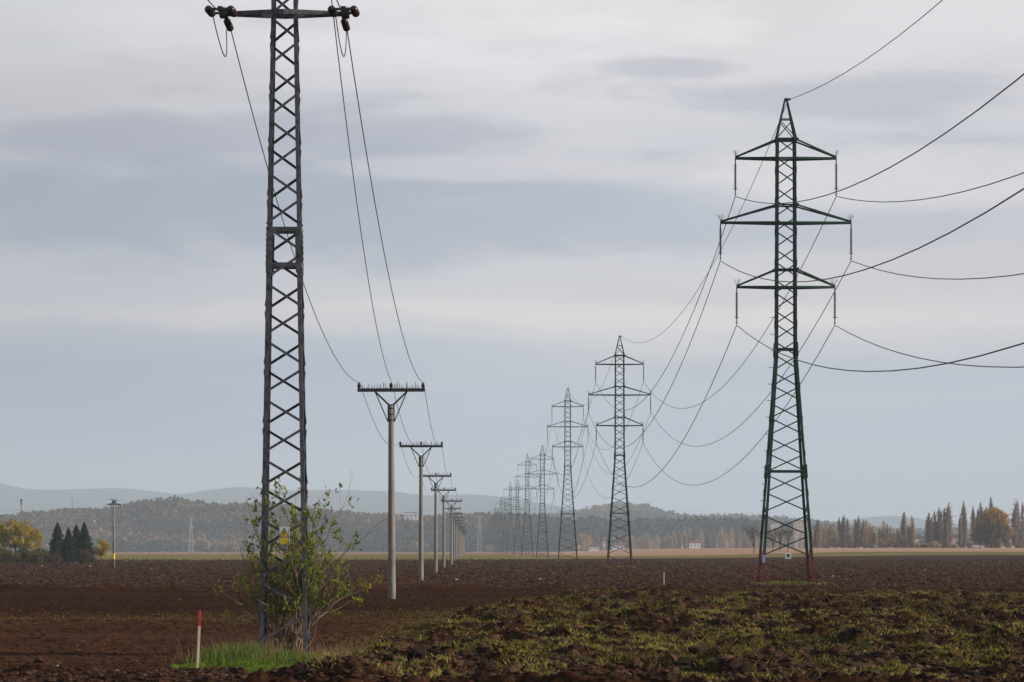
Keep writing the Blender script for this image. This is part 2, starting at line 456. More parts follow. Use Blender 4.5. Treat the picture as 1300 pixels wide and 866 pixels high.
def build_ground():
    dense = np.linspace(-0.215, 0.215, 760)
    rest = np.concatenate([np.linspace(0.215, 0.6, 40)[1:], np.linspace(0.6, 2 * math.pi - 0.6, 70)[1:-1], np.linspace(2 * math.pi - 0.6, 2 * math.pi - 0.215, 40)[:-1]])
    th = np.concatenate([dense, rest]); nc = len(th)
    rows = np.concatenate([[0.02], np.geomspace(2, 46, 30), np.exp(np.arange(math.log(47), math.log(300), 0.00115)),
                           np.geomspace(300.5, 900, 620), np.geomspace(903, 1700, 120), np.geomspace(1710, 24000, 60)])
    nr = len(rows)
    R, T = np.meshgrid(rows, th, indexing='ij')
    X = R * np.sin(T); Y = R * np.cos(T)
    Dd = np.where(Y > 0, Y, 40.0)
    Z = ground_z(X.ravel(), Dd.ravel()).reshape(X.shape)
    V = np.stack([X, Y, Z], -1).reshape(-1, 3)
    i = np.arange(nr - 1)[:, None] * nc; j = np.arange(nc)[None, :]; j2 = (j + 1) % nc
    Fc = np.stack([i + j, i + j2, i + nc + j2, i + nc + j], -1).reshape(-1, 4)
    o = npmesh('ground', V, Fc[:, ::-1], M['soil'], smooth=True)
    o['kind'] = 'structure'
    # zones
    X = V[:, 0]; D = np.where(V[:, 1] > 0, V[:, 1], 40.0)
    R = rough_mask(X, D)
    px = X / D * F + 650
    g = R * sstep(190, 120, D) * 0.75 * (X > np.interp(D, *BX))
    track = np.exp(-((D - np.interp(px, [0, 300, 600, 760, 840], [104, 108, 122, 160, 205])) / 9) ** 2) * (X < np.interp(D, *BX)) * 0.55
    apron = np.exp(-((X - np.interp(D, *BX) + 0.8) / 1.2) ** 2) * sstep(150, 110, D) * 0.45
    g = np.maximum(np.maximum(g, track), apron)
    left = sstep(60, -40, X)
    n = vnoise(X / 40, D / 25, 77)
    edge1 = 880 - 190 * left + n * 25; edge2 = 1090 + 520 * left + n * 60
    far_green = sstep(0, 12, D - edge1) * sstep(12, -12, D - edge2)
    g = np.maximum(g, far_green * 1.0)
    g = np.maximum(g, sstep(3100, 3200, D) * 0.9)
    tan = sstep(-15, 15, D - edge2) * sstep(3200, 3100, D)
    tan = tan * np.where(X < 20, np.clip(0.25 + 0.8 * (vnoise(X / 300, D / 180, 78)), 0, 1), 1)
    dark_soil = sstep(104, 116, D) * sstep(186, 182, D) * sstep(6, 2, X - np.interp(D, *BX)) * 0.9  # darker soil: a band over the harrowed ground, then the rough ploughing
    dark_soil = np.maximum(dark_soil, R * 0.85)
    col = np.stack([np.clip(g, 0, 1), tan, dark_soil, np.ones_like(g)], -1).astype(np.float32)
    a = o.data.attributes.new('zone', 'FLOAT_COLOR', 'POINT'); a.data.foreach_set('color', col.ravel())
build_ground()

# ------------------------------------------------------------------ leaf clouds
def quads(C, size, seed=0, elong=1.0, upright=0.0):
    """C (n,3) centres, size (n,), random quads -> V (4n,3), F (n,4)"""
    r = np.random.default_rng(seed); n = len(C)
    a = r.normal(size=(n, 3)); a[:, 2] += upright * 3; a /= np.linalg.norm(a, axis=1)[:, None]
    b = r.normal(size=(n, 3)); b -= a * (a * b).sum(1)[:, None]; b /= np.linalg.norm(b, axis=1)[:, None]
    a = a * (size * elong)[:, None] / 2; b = b * (size / elong)[:, None] / 2
    V = np.stack([C - a, C + b * 0.9, C + a, C - b * 0.9], 1).reshape(-1, 3)
    return V, np.arange(4 * n).reshape(n, 4)

def clumps(n, cl, lobes, seed, spread):
    """leaf centres: cl clumps within the ellipsoid lobes [(cx,cy,cz,rx,ry,rz)]"""
    r = np.random.default_rng(seed)
    L = np.array(lobes, float); vol = L[:, 3] * L[:, 4] * L[:, 5]
    k = r.choice(len(L), cl, p=vol / vol.sum())
    d = r.normal(size=(cl, 3)); d /= np.linalg.norm(d, axis=1)[:, None]
    rad = r.uniform(0.25, 1, cl) ** 0.45
    cc = L[k, :3] + d * rad[:, None] * L[k, 3:6]
    q = r.integers(0, cl, n)
    P = cc[q] + r.normal(size=(n, 3)) * spread
    tint = np.clip(r.uniform(0, 1, cl)[q] * 0.6 + r.uniform(0, 0.4, n), 0, 1)
    return P, tint

def trunk_mesh(h, r0, seed, limbs=6, lean=0.02, limb_from=0.3, limb_len=0.35, up=0.8):
    r = random.Random(seed); m = MB()
    pts = [Vector((r.uniform(-1, 1) * lean * h * t, r.uniform(-1, 1) * lean * h * t, h * t - (0.3 if t == 0 else 0))) for t in (0, .2, .4, .6, .8, 1)]
    m.tube(pts, [r0 * (1 - 0.85 * t) for t in (0, .2, .4, .6, .8, 1)], 6)
    for i in range(limbs):
        t = limb_from + (0.9 - limb_from) * i / max(1, limbs - 1); k = min(4, int(t * 5)); p = pts[k].lerp(pts[k + 1], t * 5 - k)
        a = r.uniform(0, 6.28); L = h * limb_len * (1.15 - t) * r.uniform(0.8, 1.2)
        d = Vector((math.cos(a), math.sin(a), up)).normalized()
        m.tube([p, p + d * L * 0.5, p + d * L + Vector((0, 0, L * 0.2))], [r0 * (1 - t) * 0.5 + 0.02, r0 * 0.25 * (1 - t) + 0.015, 0.012], 5)
    return m

LM = {
 'yellow': leafmat('yellow autumn leaves', [(0, (0.16, 0.14, 0.016)), (0.4, (0.38, 0.30, 0.02)), (0.8, (0.58, 0.42, 0.03)), (1, (0.26, 0.27, 0.03))]),
 'olive': leafmat('olive leaves', [(0, (0.05, 0.055, 0.012)), (0.5, (0.12, 0.11, 0.022)), (1, (0.24, 0.19, 0.03))]),
 'spruce': leafmat('dark spruce needles', [(0, (0.006, 0.013, 0.012)), (0.6, (0.012, 0.026, 0.020)), (1, (0.03, 0.05, 0.03))], 0.1),
 'brown': leafmat('brown hedge leaves', [(0, (0.05, 0.032, 0.018)), (0.5, (0.11, 0.065, 0.035)), (1, (0.19, 0.125, 0.06))]),
 'poplar': leafmat('half bare poplar twigs', [(0, (0.10, 0.073, 0.060)), (0.5, (0.25, 0.18, 0.135)), (1, (0.46, 0.34, 0.24))], 0.45),
 'tanpoplar': leafmat('tan autumn leaves', [(0, (0.14, 0.085, 0.05)), (0.5, (0.40, 0.29, 0.18)), (1, (0.56, 0.42, 0.25))], 0.45),
 'orange': leafmat('orange and green leaves', [(0, (0.075, 0.068, 0.022)), (0.4, (0.15, 0.115, 0.025)), (0.7, (0.38, 0.21, 0.025)), (1, (0.55, 0.37, 0.035))]),
 'forest': leafmat('far autumn woodland', [(0, (0.012, 0.018, 0.012)), (0.35, (0.034, 0.032, 0.022)), (0.6, (0.085, 0.050, 0.030)), (0.85, (0.17, 0.098, 0.050)), (1, (0.22, 0.15, 0.06))], 0.1),
 'conifer': leafmat('far mixed woodland', [(0, (0.010, 0.018, 0.014)), (0.6, (0.030, 0.034, 0.022)), (0.85, (0.07, 0.05, 0.03)), (1, (0.15, 0.09, 0.05))], 0.1),
 'bush': leafmat('elder leaves', [(0, (0.045, 0.075, 0.012)), (0.5, (0.17, 0.22, 0.025)), (1, (0.40, 0.37, 0.05))], 0.45),
 'blade': leafmat('green grass blades', [(0, (0.035, 0.065, 0.010)), (0.55, (0.15, 0.25, 0.022)), (0.85, (0.25, 0.33, 0.035)), (1, (0.30, 0.26, 0.10))], 0.4),
 'weed': leafmat('yellow green weeds', [(0, (0.05, 0.05, 0.012)), (0.4, (0.17, 0.155, 0.03)), (0.8, (0.33, 0.29, 0.06)), (1, (0.42, 0.33, 0.14))], 0.35),
 'straw': leafmat('dry stalks', [(0, (0.12, 0.08, 0.04)), (1, (0.30, 0.21, 0.12))], 0.3),
}

# ------------------------------------------------------------------ far hills
M['hill'] = mat('wooded hill floor', (0.040, 0.034, 0.025), 0.95, 0.4, 0.02)
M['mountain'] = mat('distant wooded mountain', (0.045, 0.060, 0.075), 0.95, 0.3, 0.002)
def ridge(name, prof, d, depth, treeh, material, noise=2.0, seed=3):
    """a real ridge: profile [(px, py)] at crest distance d*F, sloping down to both sides over `depth` m"""
    px = np.array([p[0] for p in prof], float); py = np.array([p[1] for p in prof], float)
    xs = (px - 650) * d; zs = np.maximum(H + (HY - py) * d - treeh, 0.5)
    X = np.arange(xs[0], xs[-1], max(8.0, (xs[-1] - xs[0]) / 500)); cz = np.interp(X, xs, zs)
    k = np.ones(5) / 5; cz = np.convolve(np.pad(cz, 2, mode='edge'), k, mode='valid')
    T = np.linspace(-1, 1, 41)
    XX, TT = np.meshgrid(X, T)
    YY = d * F + TT * depth
    fall = (np.cos(TT * math.pi) + 1) / 2
    n = (vnoise(XX / 90, YY / 90, seed) - 0.5) * noise * 2 * fall * (1 - np.exp(-((TT / 0.18) ** 2)))
    endf = sstep(0, 0.04, (XX - X[0]) / (X[-1] - X[0])) * sstep(0, 0.04, (X[-1] - XX) / (X[-1] - X[0]))
    Z = (cz[None, :] * fall + n) * endf - 1.0
    V = np.stack([XX, YY, Z], -1).reshape(-1, 3); nx = len(X)
    i = np.arange(len(T) - 1)[:, None] * nx; j = np.arange(nx - 1)[None, :]
    Fc = np.stack([i + j, i + j + 1, i + nx + j + 1, i + nx + j], -1).reshape(-1, 4)
    o = npmesh(name, V, Fc, material, smooth=True); o['kind'] = 'structure'
    def zat(x, y):
        ix = np.clip((x - X[0]) / (X[1] - X[0]), 0, nx - 1.001); iy = np.clip((((y - d * F) / depth) + 1) / 2 * 40, 0, 39.999)
        return Z[np.round(iy).astype(int), np.round(ix).astype(int)]
    return zat

mprof = [(-900, 640), (-500, 628), (-200, 606), (0, 613), (30, 620), (60, 622), (100, 621), (152, 619), (200, 624), (235, 628), (265, 622), (300, 618),
         (345, 620), (385, 623), (430, 621), (470, 623), (505, 624), (530, 628), (555, 629), (590, 627), (612, 628), (640, 631), (680, 638), (715, 643),
         (760, 652), (850, 660), (1000, 664), (1080, 660), (1110, 655), (1150, 655), (1185, 664), (1300, 668), (1600, 660), (2000, 672)]
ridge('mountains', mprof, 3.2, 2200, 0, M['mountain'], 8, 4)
# a second, lower fold of the mountains
zh = ridge('hills', [(-800, 680), (-300, 650), (-60, 664), (40, 655), (70, 651), (100, 649), (140, 648), (165, 643), (185, 638), (212, 635), (226, 634), (245, 637),
            (270, 643), (300, 643), (322, 640), (345, 642), (375, 646), (410, 650), (440, 653), (470, 655), (500, 655), (530, 661), (560, 659), (600, 655),
            (640, 655), (680, 656), (730, 662), (800, 676), (860, 690), (900, 697)], 0.92, 520, 7.5, M['hill'], 8, 6)
zh2 = ridge('hills', [(560, 690), (620, 662), (680, 655), (728, 653), (745, 648), (765, 643), (785, 641.5), (812, 642), (822, 643), (838, 651), (868, 657), (905, 657), (937, 655),
            (975, 657), (1010, 662), (1060, 668), (1150, 676), (1200, 674), (1300, 676), (1700, 670), (2100, 690)], 1.38, 650, 8, M['hill'], 4, 8)
zh3 = ridge('hills', [(560, 690), (640, 676), (700, 664), (760, 661), (830, 663), (880, 661), (930, 662), (990, 666), (1040, 672), (1120, 682), (1200, 684), (1400, 682), (1900, 690)],
            0.86, 380, 9, M['hill'], 2.5, 9)

def forest(name, label, zf, x0, x1, y0, y1, n, h, material, seed, tintf, leaves=26):
    r = np.random.default_rng(seed)
    x = r.uniform(x0, x1, n); y = r.uniform(y0, y1, n); z = zf(x, y)
    hh = h * r.uniform(0.65, 1.25, n)
    cx = np.repeat(x, leaves); cy = np.repeat(y, leaves); cz = np.repeat(z, leaves); ch = np.repeat(hh, leaves)
    d = r.normal(size=(n * leaves, 3)); d /= np.linalg.norm(d, axis=1)[:, None]; d *= (r.uniform(0, 1, n * leaves) ** 0.4)[:, None]
    C = np.stack([cx + d[:, 0] * ch * 0.42, cy + d[:, 1] * ch * 0.42, cz + ch * 0.55 + d[:, 2] * ch * 0.48], -1)
    V, Fc = quads(C, ch * r.uniform(0.2, 0.42, len(C)), seed)
    t = np.clip(tintf(x, y, r), 0, 1)
    tint = np.clip(np.repeat(t, leaves) + r.uniform(-0.1, 0.1, n * leaves), 0, 1)
    o = npmesh(name, V, Fc, material, tint=np.repeat(tint, 4))
    tag(o, label, None, None, 'stuff')
tf1 = lambda x, y, r: 0.85 * vnoise(x / 75, y / 70, 3) - 0.12 + 0.38 * vnoise(x / 22, y / 22, 4) + r.uniform(-0.12, 0.17, len(x))
tf2 = lambda x, y, r: 0.55 * vnoise(x / 60, y / 60, 13) + r.uniform(-0.1, 0.45, len(x)) - 0.05
forest('woodland', 'brown and dark autumn woodland covering the long hill behind the masts', zh, -840, 230, 0.92 * F - 500, 0.92 * F + 60, 9500, 10.5, LM['forest'], 5, tf1, 22)
forest('woodland', 'hazy woodland on the farther hill right of the middle pylons', zh2, -120, 1100, 1.38 * F - 600, 1.38 * F + 60, 5500, 13, LM['forest'], 6, tf1, 18)
forest('woodland', 'dark mixed woodland below the hazy hill and behind the pale tree row', zh3, -80, 700, 0.86 * F - 340, 0.86 * F + 50, 5200, 12, LM['conifer'], 7, tf2, 20)

# ------------------------------------------------------------------ haze
hz = MB(); hz.box((0, 8000, 151), (22000, 17600, 306))
hm = bpy.data.materials.new('haze'); hm.use_nodes = True
ht = NT(hm.node_tree); ht.n.clear()
pv = ht.new('ShaderNodeVolumePrincipled'); pv.inputs['Color'].default_value = (0.71, 0.86, 1.0, 1)
pv.inputs['Density'].default_value = 1.0e-4; pv.inputs['Anisotropy'].default_value = 0.0
ho = ht.new('ShaderNodeOutputMaterial'); ht.link(pv.outputs[0], ho.inputs['Volume'])
haze = hz.build('haze', hm); haze['kind'] = 'stuff'
haze.display_type = 'WIRE'

# ------------------------------------------------------------------ big pylons
def make_pylon(ext, root):
    """double-circuit tower; ext metres of extra lower body"""
    BZ = [0, 6.7 + ext * 0.55, 13.9 + ext, 26.3 + ext]
    BW = [1.62 + ext * 0.07, 1.12 + ext * 0.03, 0.62, 0.57]
    hw = lambda z: float(np.interp(z, BZ, BW))
    corner = lambda sx, sy, z: Vector((sx * hw(z), sy * hw(z), z))
    P = M['pylon']
    for sx in (-1, 1):
        for sy in (-1, 1):
            m = MB()
            for a, b in zip(BZ[:-1], BZ[1:]):
                w = 0.155 if a < 13 + ext else 0.125
                m.angle(corner(sx, sy, a - (0.3 if a == 0 else 0)), corner(sx, sy, b), w, 0.05, (-sx, 0, 0), (0, -sy, 0))
                if a: m.bar(corner(sx, sy, a - 0.4), corner(sx, sy, a + 0.4), 0.10, 0.10)
            m.build('leg', P, root)
    m = MB()
    zs = [0.15]
    while zs[-1] < 26.3 + ext:
        zs.append(zs[-1] + max(0.92, 1.02 * hw(zs[-1]) * 0.62 + 0.42))
    sc_ = (26.3 + ext - 0.15) / (zs[-1] - 0.15); zs = [0.15 + (q - 0.15) * sc_ for q in zs]
    for kk, (a, b) in enumerate(zip(zs[:-1], zs[1:])):
        g = 0.05 * (b - a); a2, b2 = a + g, b - g; s = 1 if kk % 2 else -1
        for sy in (-1, 1):
            t = s * sy
            m.bar(corner(-t, sy, a2), corner(t, sy, b2), 0.072, 0.05, (0, 1, 0))
        for sx in (-1, 1):
            t = -s * sx
            m.bar(corner(sx, -t, a2), corner(sx, t, b2), 0.072, 0.05, (1, 0, 0))
    m.build('bracing', P, root)
    for z_ in (6.7 + ext * 0.55, 13.9 + ext):
        m = MB()
        for (s1, s2) in (((-1, -1), (1, -1)), ((1, -1), (1, 1)), ((1, 1), (-1, 1)), ((-1, 1), (-1, -1))):
            m.bar(corner(*s1, z_), corner(*s2, z_), 0.12, 0.09)
        m.build('belt', P, root)
    # peak
    m = MB(); top = 28.65 + ext; zb = 26.3 + ext
    for sx in (-1, 1):
        for sy in (-1, 1):
            m.bar(corner(sx, sy, zb), (sx * 0.05, sy * 0.05, top), 0.10)
    for sy in (-1, 1):
        q = lambda sx, t: Vector((sx * (hw(zb) * (1 - t) + 0.05 * t), sy * (hw(zb) * (1 - t) + 0.05 * t), zb + (top - zb) * t))
        m.bar(q(-1, .02), q(1, .45), 0.05); m.bar(q(1, .02), q(-1, .45), 0.05); m.bar(q(-1, .5), q(1, .5), 0.06)
        m.bar(q(-1, 0), q(1, 0), 0.09)
    for sx in (-1, 1):
        m.bar(corner(sx, -1, zb), corner(sx, 1, zb), 0.09)
    m.bar((-.05, 0, top), (0.28, 0, top + 0.02), 0.12); m.box((0, 0, top), (0.16, 0.4, 0.14))
    m.build('peak', P, root)
    # crossarms
    for zb, zt, sp in ((25.15, 26.25, 2.98), (21.35, 22.4, 3.86), (17.55, 18.6, 2.90)):
        zb += ext; zt += ext; m = MB(); w = hw(zb)
        for sy in (-1, 1):
            m.bar(corner(-1, sy, zb), corner(1, sy, zb), 0.11)
            m.bar(corner(-1, sy, zt), corner(1, sy, zt), 0.09)
            for sx in (-1, 1):
                tip = Vector((sx * sp, sy * 0.09, zb + 0.03))
                m.bar(corner(sx, sy, zb), tip, 0.13)
                m.bar(corner(sx, sy, zt), tip + Vector((0, 0, 0.07)), 0.095)
                m.box((sx * w, sy * w, zt), (0.26, 0.2, 0.17))
        for sx in (-1, 1):
            for k in range(1, 6):
                t = k / 6; x = sx * (w + (sp - w) * t); y = w * (1 - t) + 0.09 * t
                m.bar((x, -y, zb), (x, y, zb), 0.06)
                if k < 5:
                    t2 = (k + 1) / 6; x2 = sx * (w + (sp - w) * t2); y2 = w * (1 - t2) + 0.09 * t2
                    m.bar((x, -y, zb), (x2, y2, zb), 0.05)
            # bird spikes on the arm tip
            r = random.Random(int(zb * 10) + sx)
            for k in range(9):
                a = r.uniform(-0.5, 0.5)
                m.bar((sx * (sp - 0.05), 0, zb + 0.1), (sx * (sp - 0.05) + math.sin(a) * 0.5, r.uniform(-.2, .2), zb + 0.1 + math.cos(a) * 0.42), 0.012)
        arm = m.build('crossarm', P, root)
        for sx in (-1, 1):
            s = MB(); x = sx * sp
            s.tube([(x, 0, zb), (x, 0, zb - 2.0)], 0.035, 6)
            for k in range(13):
                q = zb - 0.32 - k * 0.11
                s.tube([(x, 0, q), (x, 0, q - 0.05)], [0.055, 0.095], 8)
            s.box((x, 0, zb - 0.18), (0.05, 0.1, 0.2)); s.box((x, 0, zb - 1.86), (0.05, 0.12, 0.24))
            s.tube([(x, -0.35, zb - 2.12), (x, 0, zb - 2.06), (x, 0.35, zb - 2.12)], [0.03, 0.055, 0.03], 6)
            s.tube([(x, -0.2, zb - 1.75), (x + 0.12, 0, zb - 1.78), (x, 0.2, zb - 1.75), (x - 0.12, 0, zb - 1.78), (x, -0.2, zb - 1.75)], 0.02, 5)
            s.build('insulator', M['ceramic'], arm)
    # concrete footing stubs
    for sx in (-1, 1):
        for sy in (-1, 1):
            m = MB(); c = corner(sx, sy, 0); m.tube([(c.x, c.y, -0.6), (c.x, c.y, 0.12)], [0.34, 0.28], 10); m.build('footing', M['concrete'], root)
    return dict(hw=hw)

EXT = 4.0
pyl_d = [0.0465 + 0.0512 * k for k in range(15)]
def pyl_pos(d): return Vector((-55 * d + 18.72, d * F, 0))
tall = [False, False, True, False, True, False, True, False, True, False, True, False, True, False, True]
GRP_P = 'green lattice pylons receding in a line across the field'
proto = {}
p1 = empty('transmission_pylon', pyl_pos(pyl_d[0]) + Vector((0, 0, gz(16.2, 209)))); make_pylon(0, p1)
p3 = empty('transmission_pylon', pyl_pos(pyl_d[2])); make_pylon(EXT, p3)
index_children()
for k, d in enumerate(pyl_d):
    if k == 0: o = p1
    elif k == 2: o = p3
    else: o = copy_tree(p3 if tall[k] else p1)
    c = pyl_pos(d); o.location = (c.x, c.y, gz(c.x, c.y) if k else o.location.z); o.rotation_euler = (0, 0, 0.012)
    lab = ('nearest and largest green lattice pylon with red painted feet' if k == 0 else
           '%s green lattice pylon counting back from the nearest, %s' % (nth(k), 'one of the taller bodied ones' if tall[k] else 'of the lower bodied kind'))
    tag(o, lab, 'pylon', GRP_P)
for i in range(14):
    zz_ = 3.0 + i * 0.98; q = float(np.interp(zz_, [0, 6.7, 13.9, 26.3], [1.62, 1.12, 0.62, 0.57]))
    m = MB(); m.bar((-q, -q, zz_), (-q - 0.36, -q, zz_), 0.03); m.build('step_bolt', M['pylon'], p1)
# plates on the nearest pylon only
pb = MB(); pb.box((0.0, -1.60, 1.72), (0.34, 0.02, 0.34)); pl = pb.build('number_plate', M['white'], p1); pl['label'] = 'white plate with black emblem at the lowest cross brace'
pe = MB(); pe.poly([(-0.10, -1.612, 1.60), (-0.04, -1.612, 1.60), (-0.04, -1.612, 1.68), (0.04, -1.612, 1.68), (0.04, -1.612, 1.60), (0.10, -1.612, 1.60), (0.07, -1.612, 1.80), (0, -1.612, 1.86), (-0.07, -1.612, 1.80)], 0.004, (0, -1, 0))
pe.build('emblem', M['black'], pl)
pb = MB(); pb.box((-1.43, -1.58, 1.55), (0.16, 0.02, 0.48)); q = pb.build('number_plate', M['blue'], p1); q['label'] = 'small pale blue plate on the left leg'

# ------------------------------------------------------------------ conductors of the pylon line
def span(a, b, sag, n=28):
    return [a.lerp(b, i / n) - Vector((0, 0, 4 * sag * (i / n) * (1 - i / n))) for i in range(n)]
def cable(name, pts, r, label, group, k=5):
    m = MB(); m.tube(pts, r, k, True)
    o = m.build(name, M['wire'], None, True)
    return tag(o, label, 'cable', group)
pp = [(pyl_pos(-0.0047), 0, 0)] + [(pyl_pos(d), EXT if t else 0, 0) for d, t in zip(pyl_d, tall)]
att = [('upper left', -2.98, 23.0, 7.4), ('upper right', 2.98, 23.0, 7.2), ('middle left', -3.86, 19.2, 7.4), ('middle right', 3.86, 19.2, 7.2),
       ('lower left', -2.90, 15.4, 7.4), ('lower right', 2.90, 15.4, 7.2), ('top', 0.15, 28.7, 5.6)]
for nm, dx, z_, sag in att:
    pts = []
    P = [c + Vector((dx, 0, z_ + e)) for c, e, _ in pp]
    for a, b in zip(P[:-1], P[1:]): pts += span(a, b, sag, 30)
    pts.append(P[-1])
    lab = 'dark %s conductor strung along the row of green pylons' % nm if nm != 'top' else 'thin earth wire joining the tips of the green pylons'
    cable('earth_wire' if nm == 'top' else 'overhead_wire', pts, 0.020 if nm == 'top' else 0.024, lab, 'wires of the pylon line')

# ------------------------------------------------------------------ near lattice mast
LX, LD = (361.5 - 650) * 0.0162, 0.0162 * F
LZ = -0.04
mast = empty('lattice_mast', (LX, LD, LZ), 0.0)
tag(mast, 'tall grey lattice steel mast rising from the bush in the left foreground', 'lattice mast')
MZ = [0, 8.55, 13.2, 14.4]; MW = [0.50, 0.345, 0.262, 0.24]
mhw = lambda z: float(np.interp(z, MZ, MW))
mc = lambda sx, sy, z: Vector((sx * mhw(z), sy * mhw(z), z))
S = M['steel']
for sx in (-1, 1):
    for sy in (-1, 1):
        m = MB()
        for a, b, w in ((-0.3, 8.55, 0.084), (8.55, 13.2, 0.070), (13.2, 14.4, 0.066)):
            m.angle(mc(sx, sy, max(a, 0)) + Vector((0, 0, min(a, 0))), mc(sx, sy, b), w, 0.014, (-sx, 0, 0), (0, -sy, 0))
        for k in range(8):
            q = 7.72 + k * 0.115 + (0.0 if k < 4 else 0.0)
            c = mc(sx, sy, q + 0.35); m.box((c.x + sx * 0.006, c.y - sy * 0.04, c.z), (0.035, 0.03, 0.03))
            m.box((c.x - sx * 0.04, c.y + sy * 0.006, c.z), (0.03, 0.035, 0.03))
        m.bar(mc(sx, sy, 7.85) + Vector((-sx * .05, sy * .004, 0)), mc(sx, sy, 8.7) + Vector((-sx * .05, sy * .004, 0)), 0.12, 0.02, (0, 1, 0))
        m.build('leg', S, mast)
m = MB(); zs = [0.25]
while zs[-1] < 14.2: zs.append(zs[-1] + 0.335 + mhw(zs[-1]) * 0.66 * 1.0)
for k, (a, b) in enumerate(zip(zs[:-1], zs[1:])):
    g = 0.12 * (b - a); a2, b2 = a + g, b - g
    s = 1 if k % 2 else -1
    for sy in (-1, 1):
        t = s * sy
        m.bar(mc(-t, sy, a2) + Vector((t * .03, sy * .008, 0)), mc(t, sy, b2) + Vector((-t * .03, sy * .008, 0)), 0.052, 0.012, (0, 1, 0))
        m.bar(mc(-t, sy, a2) + Vector((t * .03, -sy * .016, .026)), mc(t, sy, b2) + Vector((-t * .03, -sy * .016, .026)), 0.010, 0.045, (0, 1, 0))
    for sx in (-1, 1):
        t = -s * sx
        m.bar(mc(sx, -t, a2) + Vector((sx * .008, 0, 0)), mc(sx, t, b2) + Vector((sx * .008, 0, 0)), 0.052, 0.012, (1, 0, 0))
m.build('bracing', S, mast)
for q in (8.02, 8.75, 14.35):
    m = MB()
    for (s1, s2) in (((-1, -1), (1, -1)), ((1, -1), (1, 1)), ((1, 1), (-1, 1)), ((-1, 1), (-1, -1))):
        m.bar(mc(*s1, q), mc(*s2, q), 0.085, 0.03)
    m.build('belt', S, mast)
m = MB(); m.box((0, 0, -0.05), (1.25, 1.25, 0.22)); m.build('footing', M['concrete'], mast)
# peak with a short top bracket that carries the middle wire
m = MB()
for sx in (-1, 1):
    for sy in (-1, 1): m.bar(mc(sx, sy, 14.4), (sx * 0.1, sy * 0.1, 15.6), 0.07)
m.bar((-0.1, 0, 15.2), (0.82, 0, 15.2), 0.09); m.bar((0.1, 0, 14.6), (0.72, 0, 15.16), 0.05); m.box((0, 0, 15.62), (0.3, 0.3, 0.06))
m.build('peak', S, mast)
# main crossarm: two channels clasping the mast
AZ = 13.20
m = MB()
for sy in (-1, 1):
    y = sy * (mhw(AZ) + 0.03)
    m.box6([(-1.25, sy * 0.05, AZ - .035), (0, y, AZ - 0.055), (0, y + sy * 0.05, AZ - 0.055), (-1.25, sy * 0.10, AZ - .035),
            (-1.25, sy * 0.05, AZ + .035), (0, y, AZ + 0.055), (0, y + sy * 0.05, AZ + 0.055), (-1.25, sy * 0.10, AZ + .035)])
    m.box6([(0, y, AZ - .055), (1.25, sy * 0.05, AZ - 0.035), (1.25, sy * 0.10, AZ - 0.035), (0, y + sy * 0.05, AZ - .055),
            (0, y, AZ + .055), (1.25, sy * 0.05, AZ + 0.035), (1.25, sy * 0.10, AZ + 0.035), (0, y + sy * 0.05, AZ + .055)])
for x in (-1.05, -0.7, 0.7, 1.05): m.box((x, 0, AZ + 0.02), (0.05, 0.3, 0.02))
for sx in (-1, 1):
    m.poly([(sx * 0.22, -0.34, AZ - 0.05), (sx * 0.46, -0.34, AZ - 0.05), (sx * 0.36, -0.34, AZ - 0.14), (sx * 0.26, -0.34, AZ - 0.14)], 0.02, (0, 1, 0))
arm = m.build('crossarm', S, mast)
def disc_string(p, d, n, r=0.125):
    s = MB(); p = Vector(p); d = Vector(d).normalized()
    s.tube([p, p + d * (0.12 * n + 0.16)], 0.022, 8)
    for k in range(n):
        a = p + d * (0.08 + 0.13 * k)
        s.tube([a, a + d * 0.035, a + d * 0.06, a + d * 0.11], [0.05, r * 0.8, r, 0.045], 14)
    return s
for sx in (-1, 1):
    x = sx * 1.25
    s = disc_string((x - 0.225, -0.10, AZ - 0.02), (-0.02, -1, -0.03), 6, 0.083); s.build('insulator', M['ceramic'], arm, True)
    s = disc_string((x + 0.225, -0.10, AZ - 0.02), (-0.02, -1, -0.03), 6, 0.083); s.build('insulator', M['ceramic'], arm, True)
    s = disc_string((x + sx * -0.04 + (0.0), 0.10, AZ - 0.10), (0.04, 1, -0.12), 5, 0.078); s.build('insulator', M['ceramic'], arm, True)
    m = MB(); m.bar((x - 0.27, -0.1, AZ), (x + 0.27, -0.1, AZ), 0.045); m.box((x, -0.05, AZ), (0.16, 0.34, 0.16)); pass
    my = MB(); my.bar((x, -1.0, AZ - .04), (x, -0.90, AZ - .04), 0.10); my.bar((x - 0.25, -0.98, AZ - .05), (x + 0.25, -0.98, AZ - .05), 0.05)
    my.build('yoke_plate', M['darksteel'], arm)
    for k in range(5): m.bar((x - 0.08 + .04 * k, -.1, AZ + .02), (x - 0.08 + .04 * k, -.1, AZ + .13), 0.018)
    m.build('yoke', M['darksteel'], arm)
    # jumper loop
    pts = []
    A = Vector((x - sx * 0.0 - 0.17, -0.95, AZ - 0.08)); B = Vector((x - 0.02, 0.84, AZ - 0.20))
    Cc = Vector((x + (0.02 if sx < 0 else -0.1), 0.0, AZ - 1.1))
    for i in range(17):
        t = i / 16; pts.append(A * (1 - t) ** 2 + (Cc + Vector((0.1, 0, -0.5))) * 2 * t * (1 - t) + B * t * t)
    m = MB(); m.tube(pts, 0.011, 6); m.build('jumper', M['wire'], arm, True)
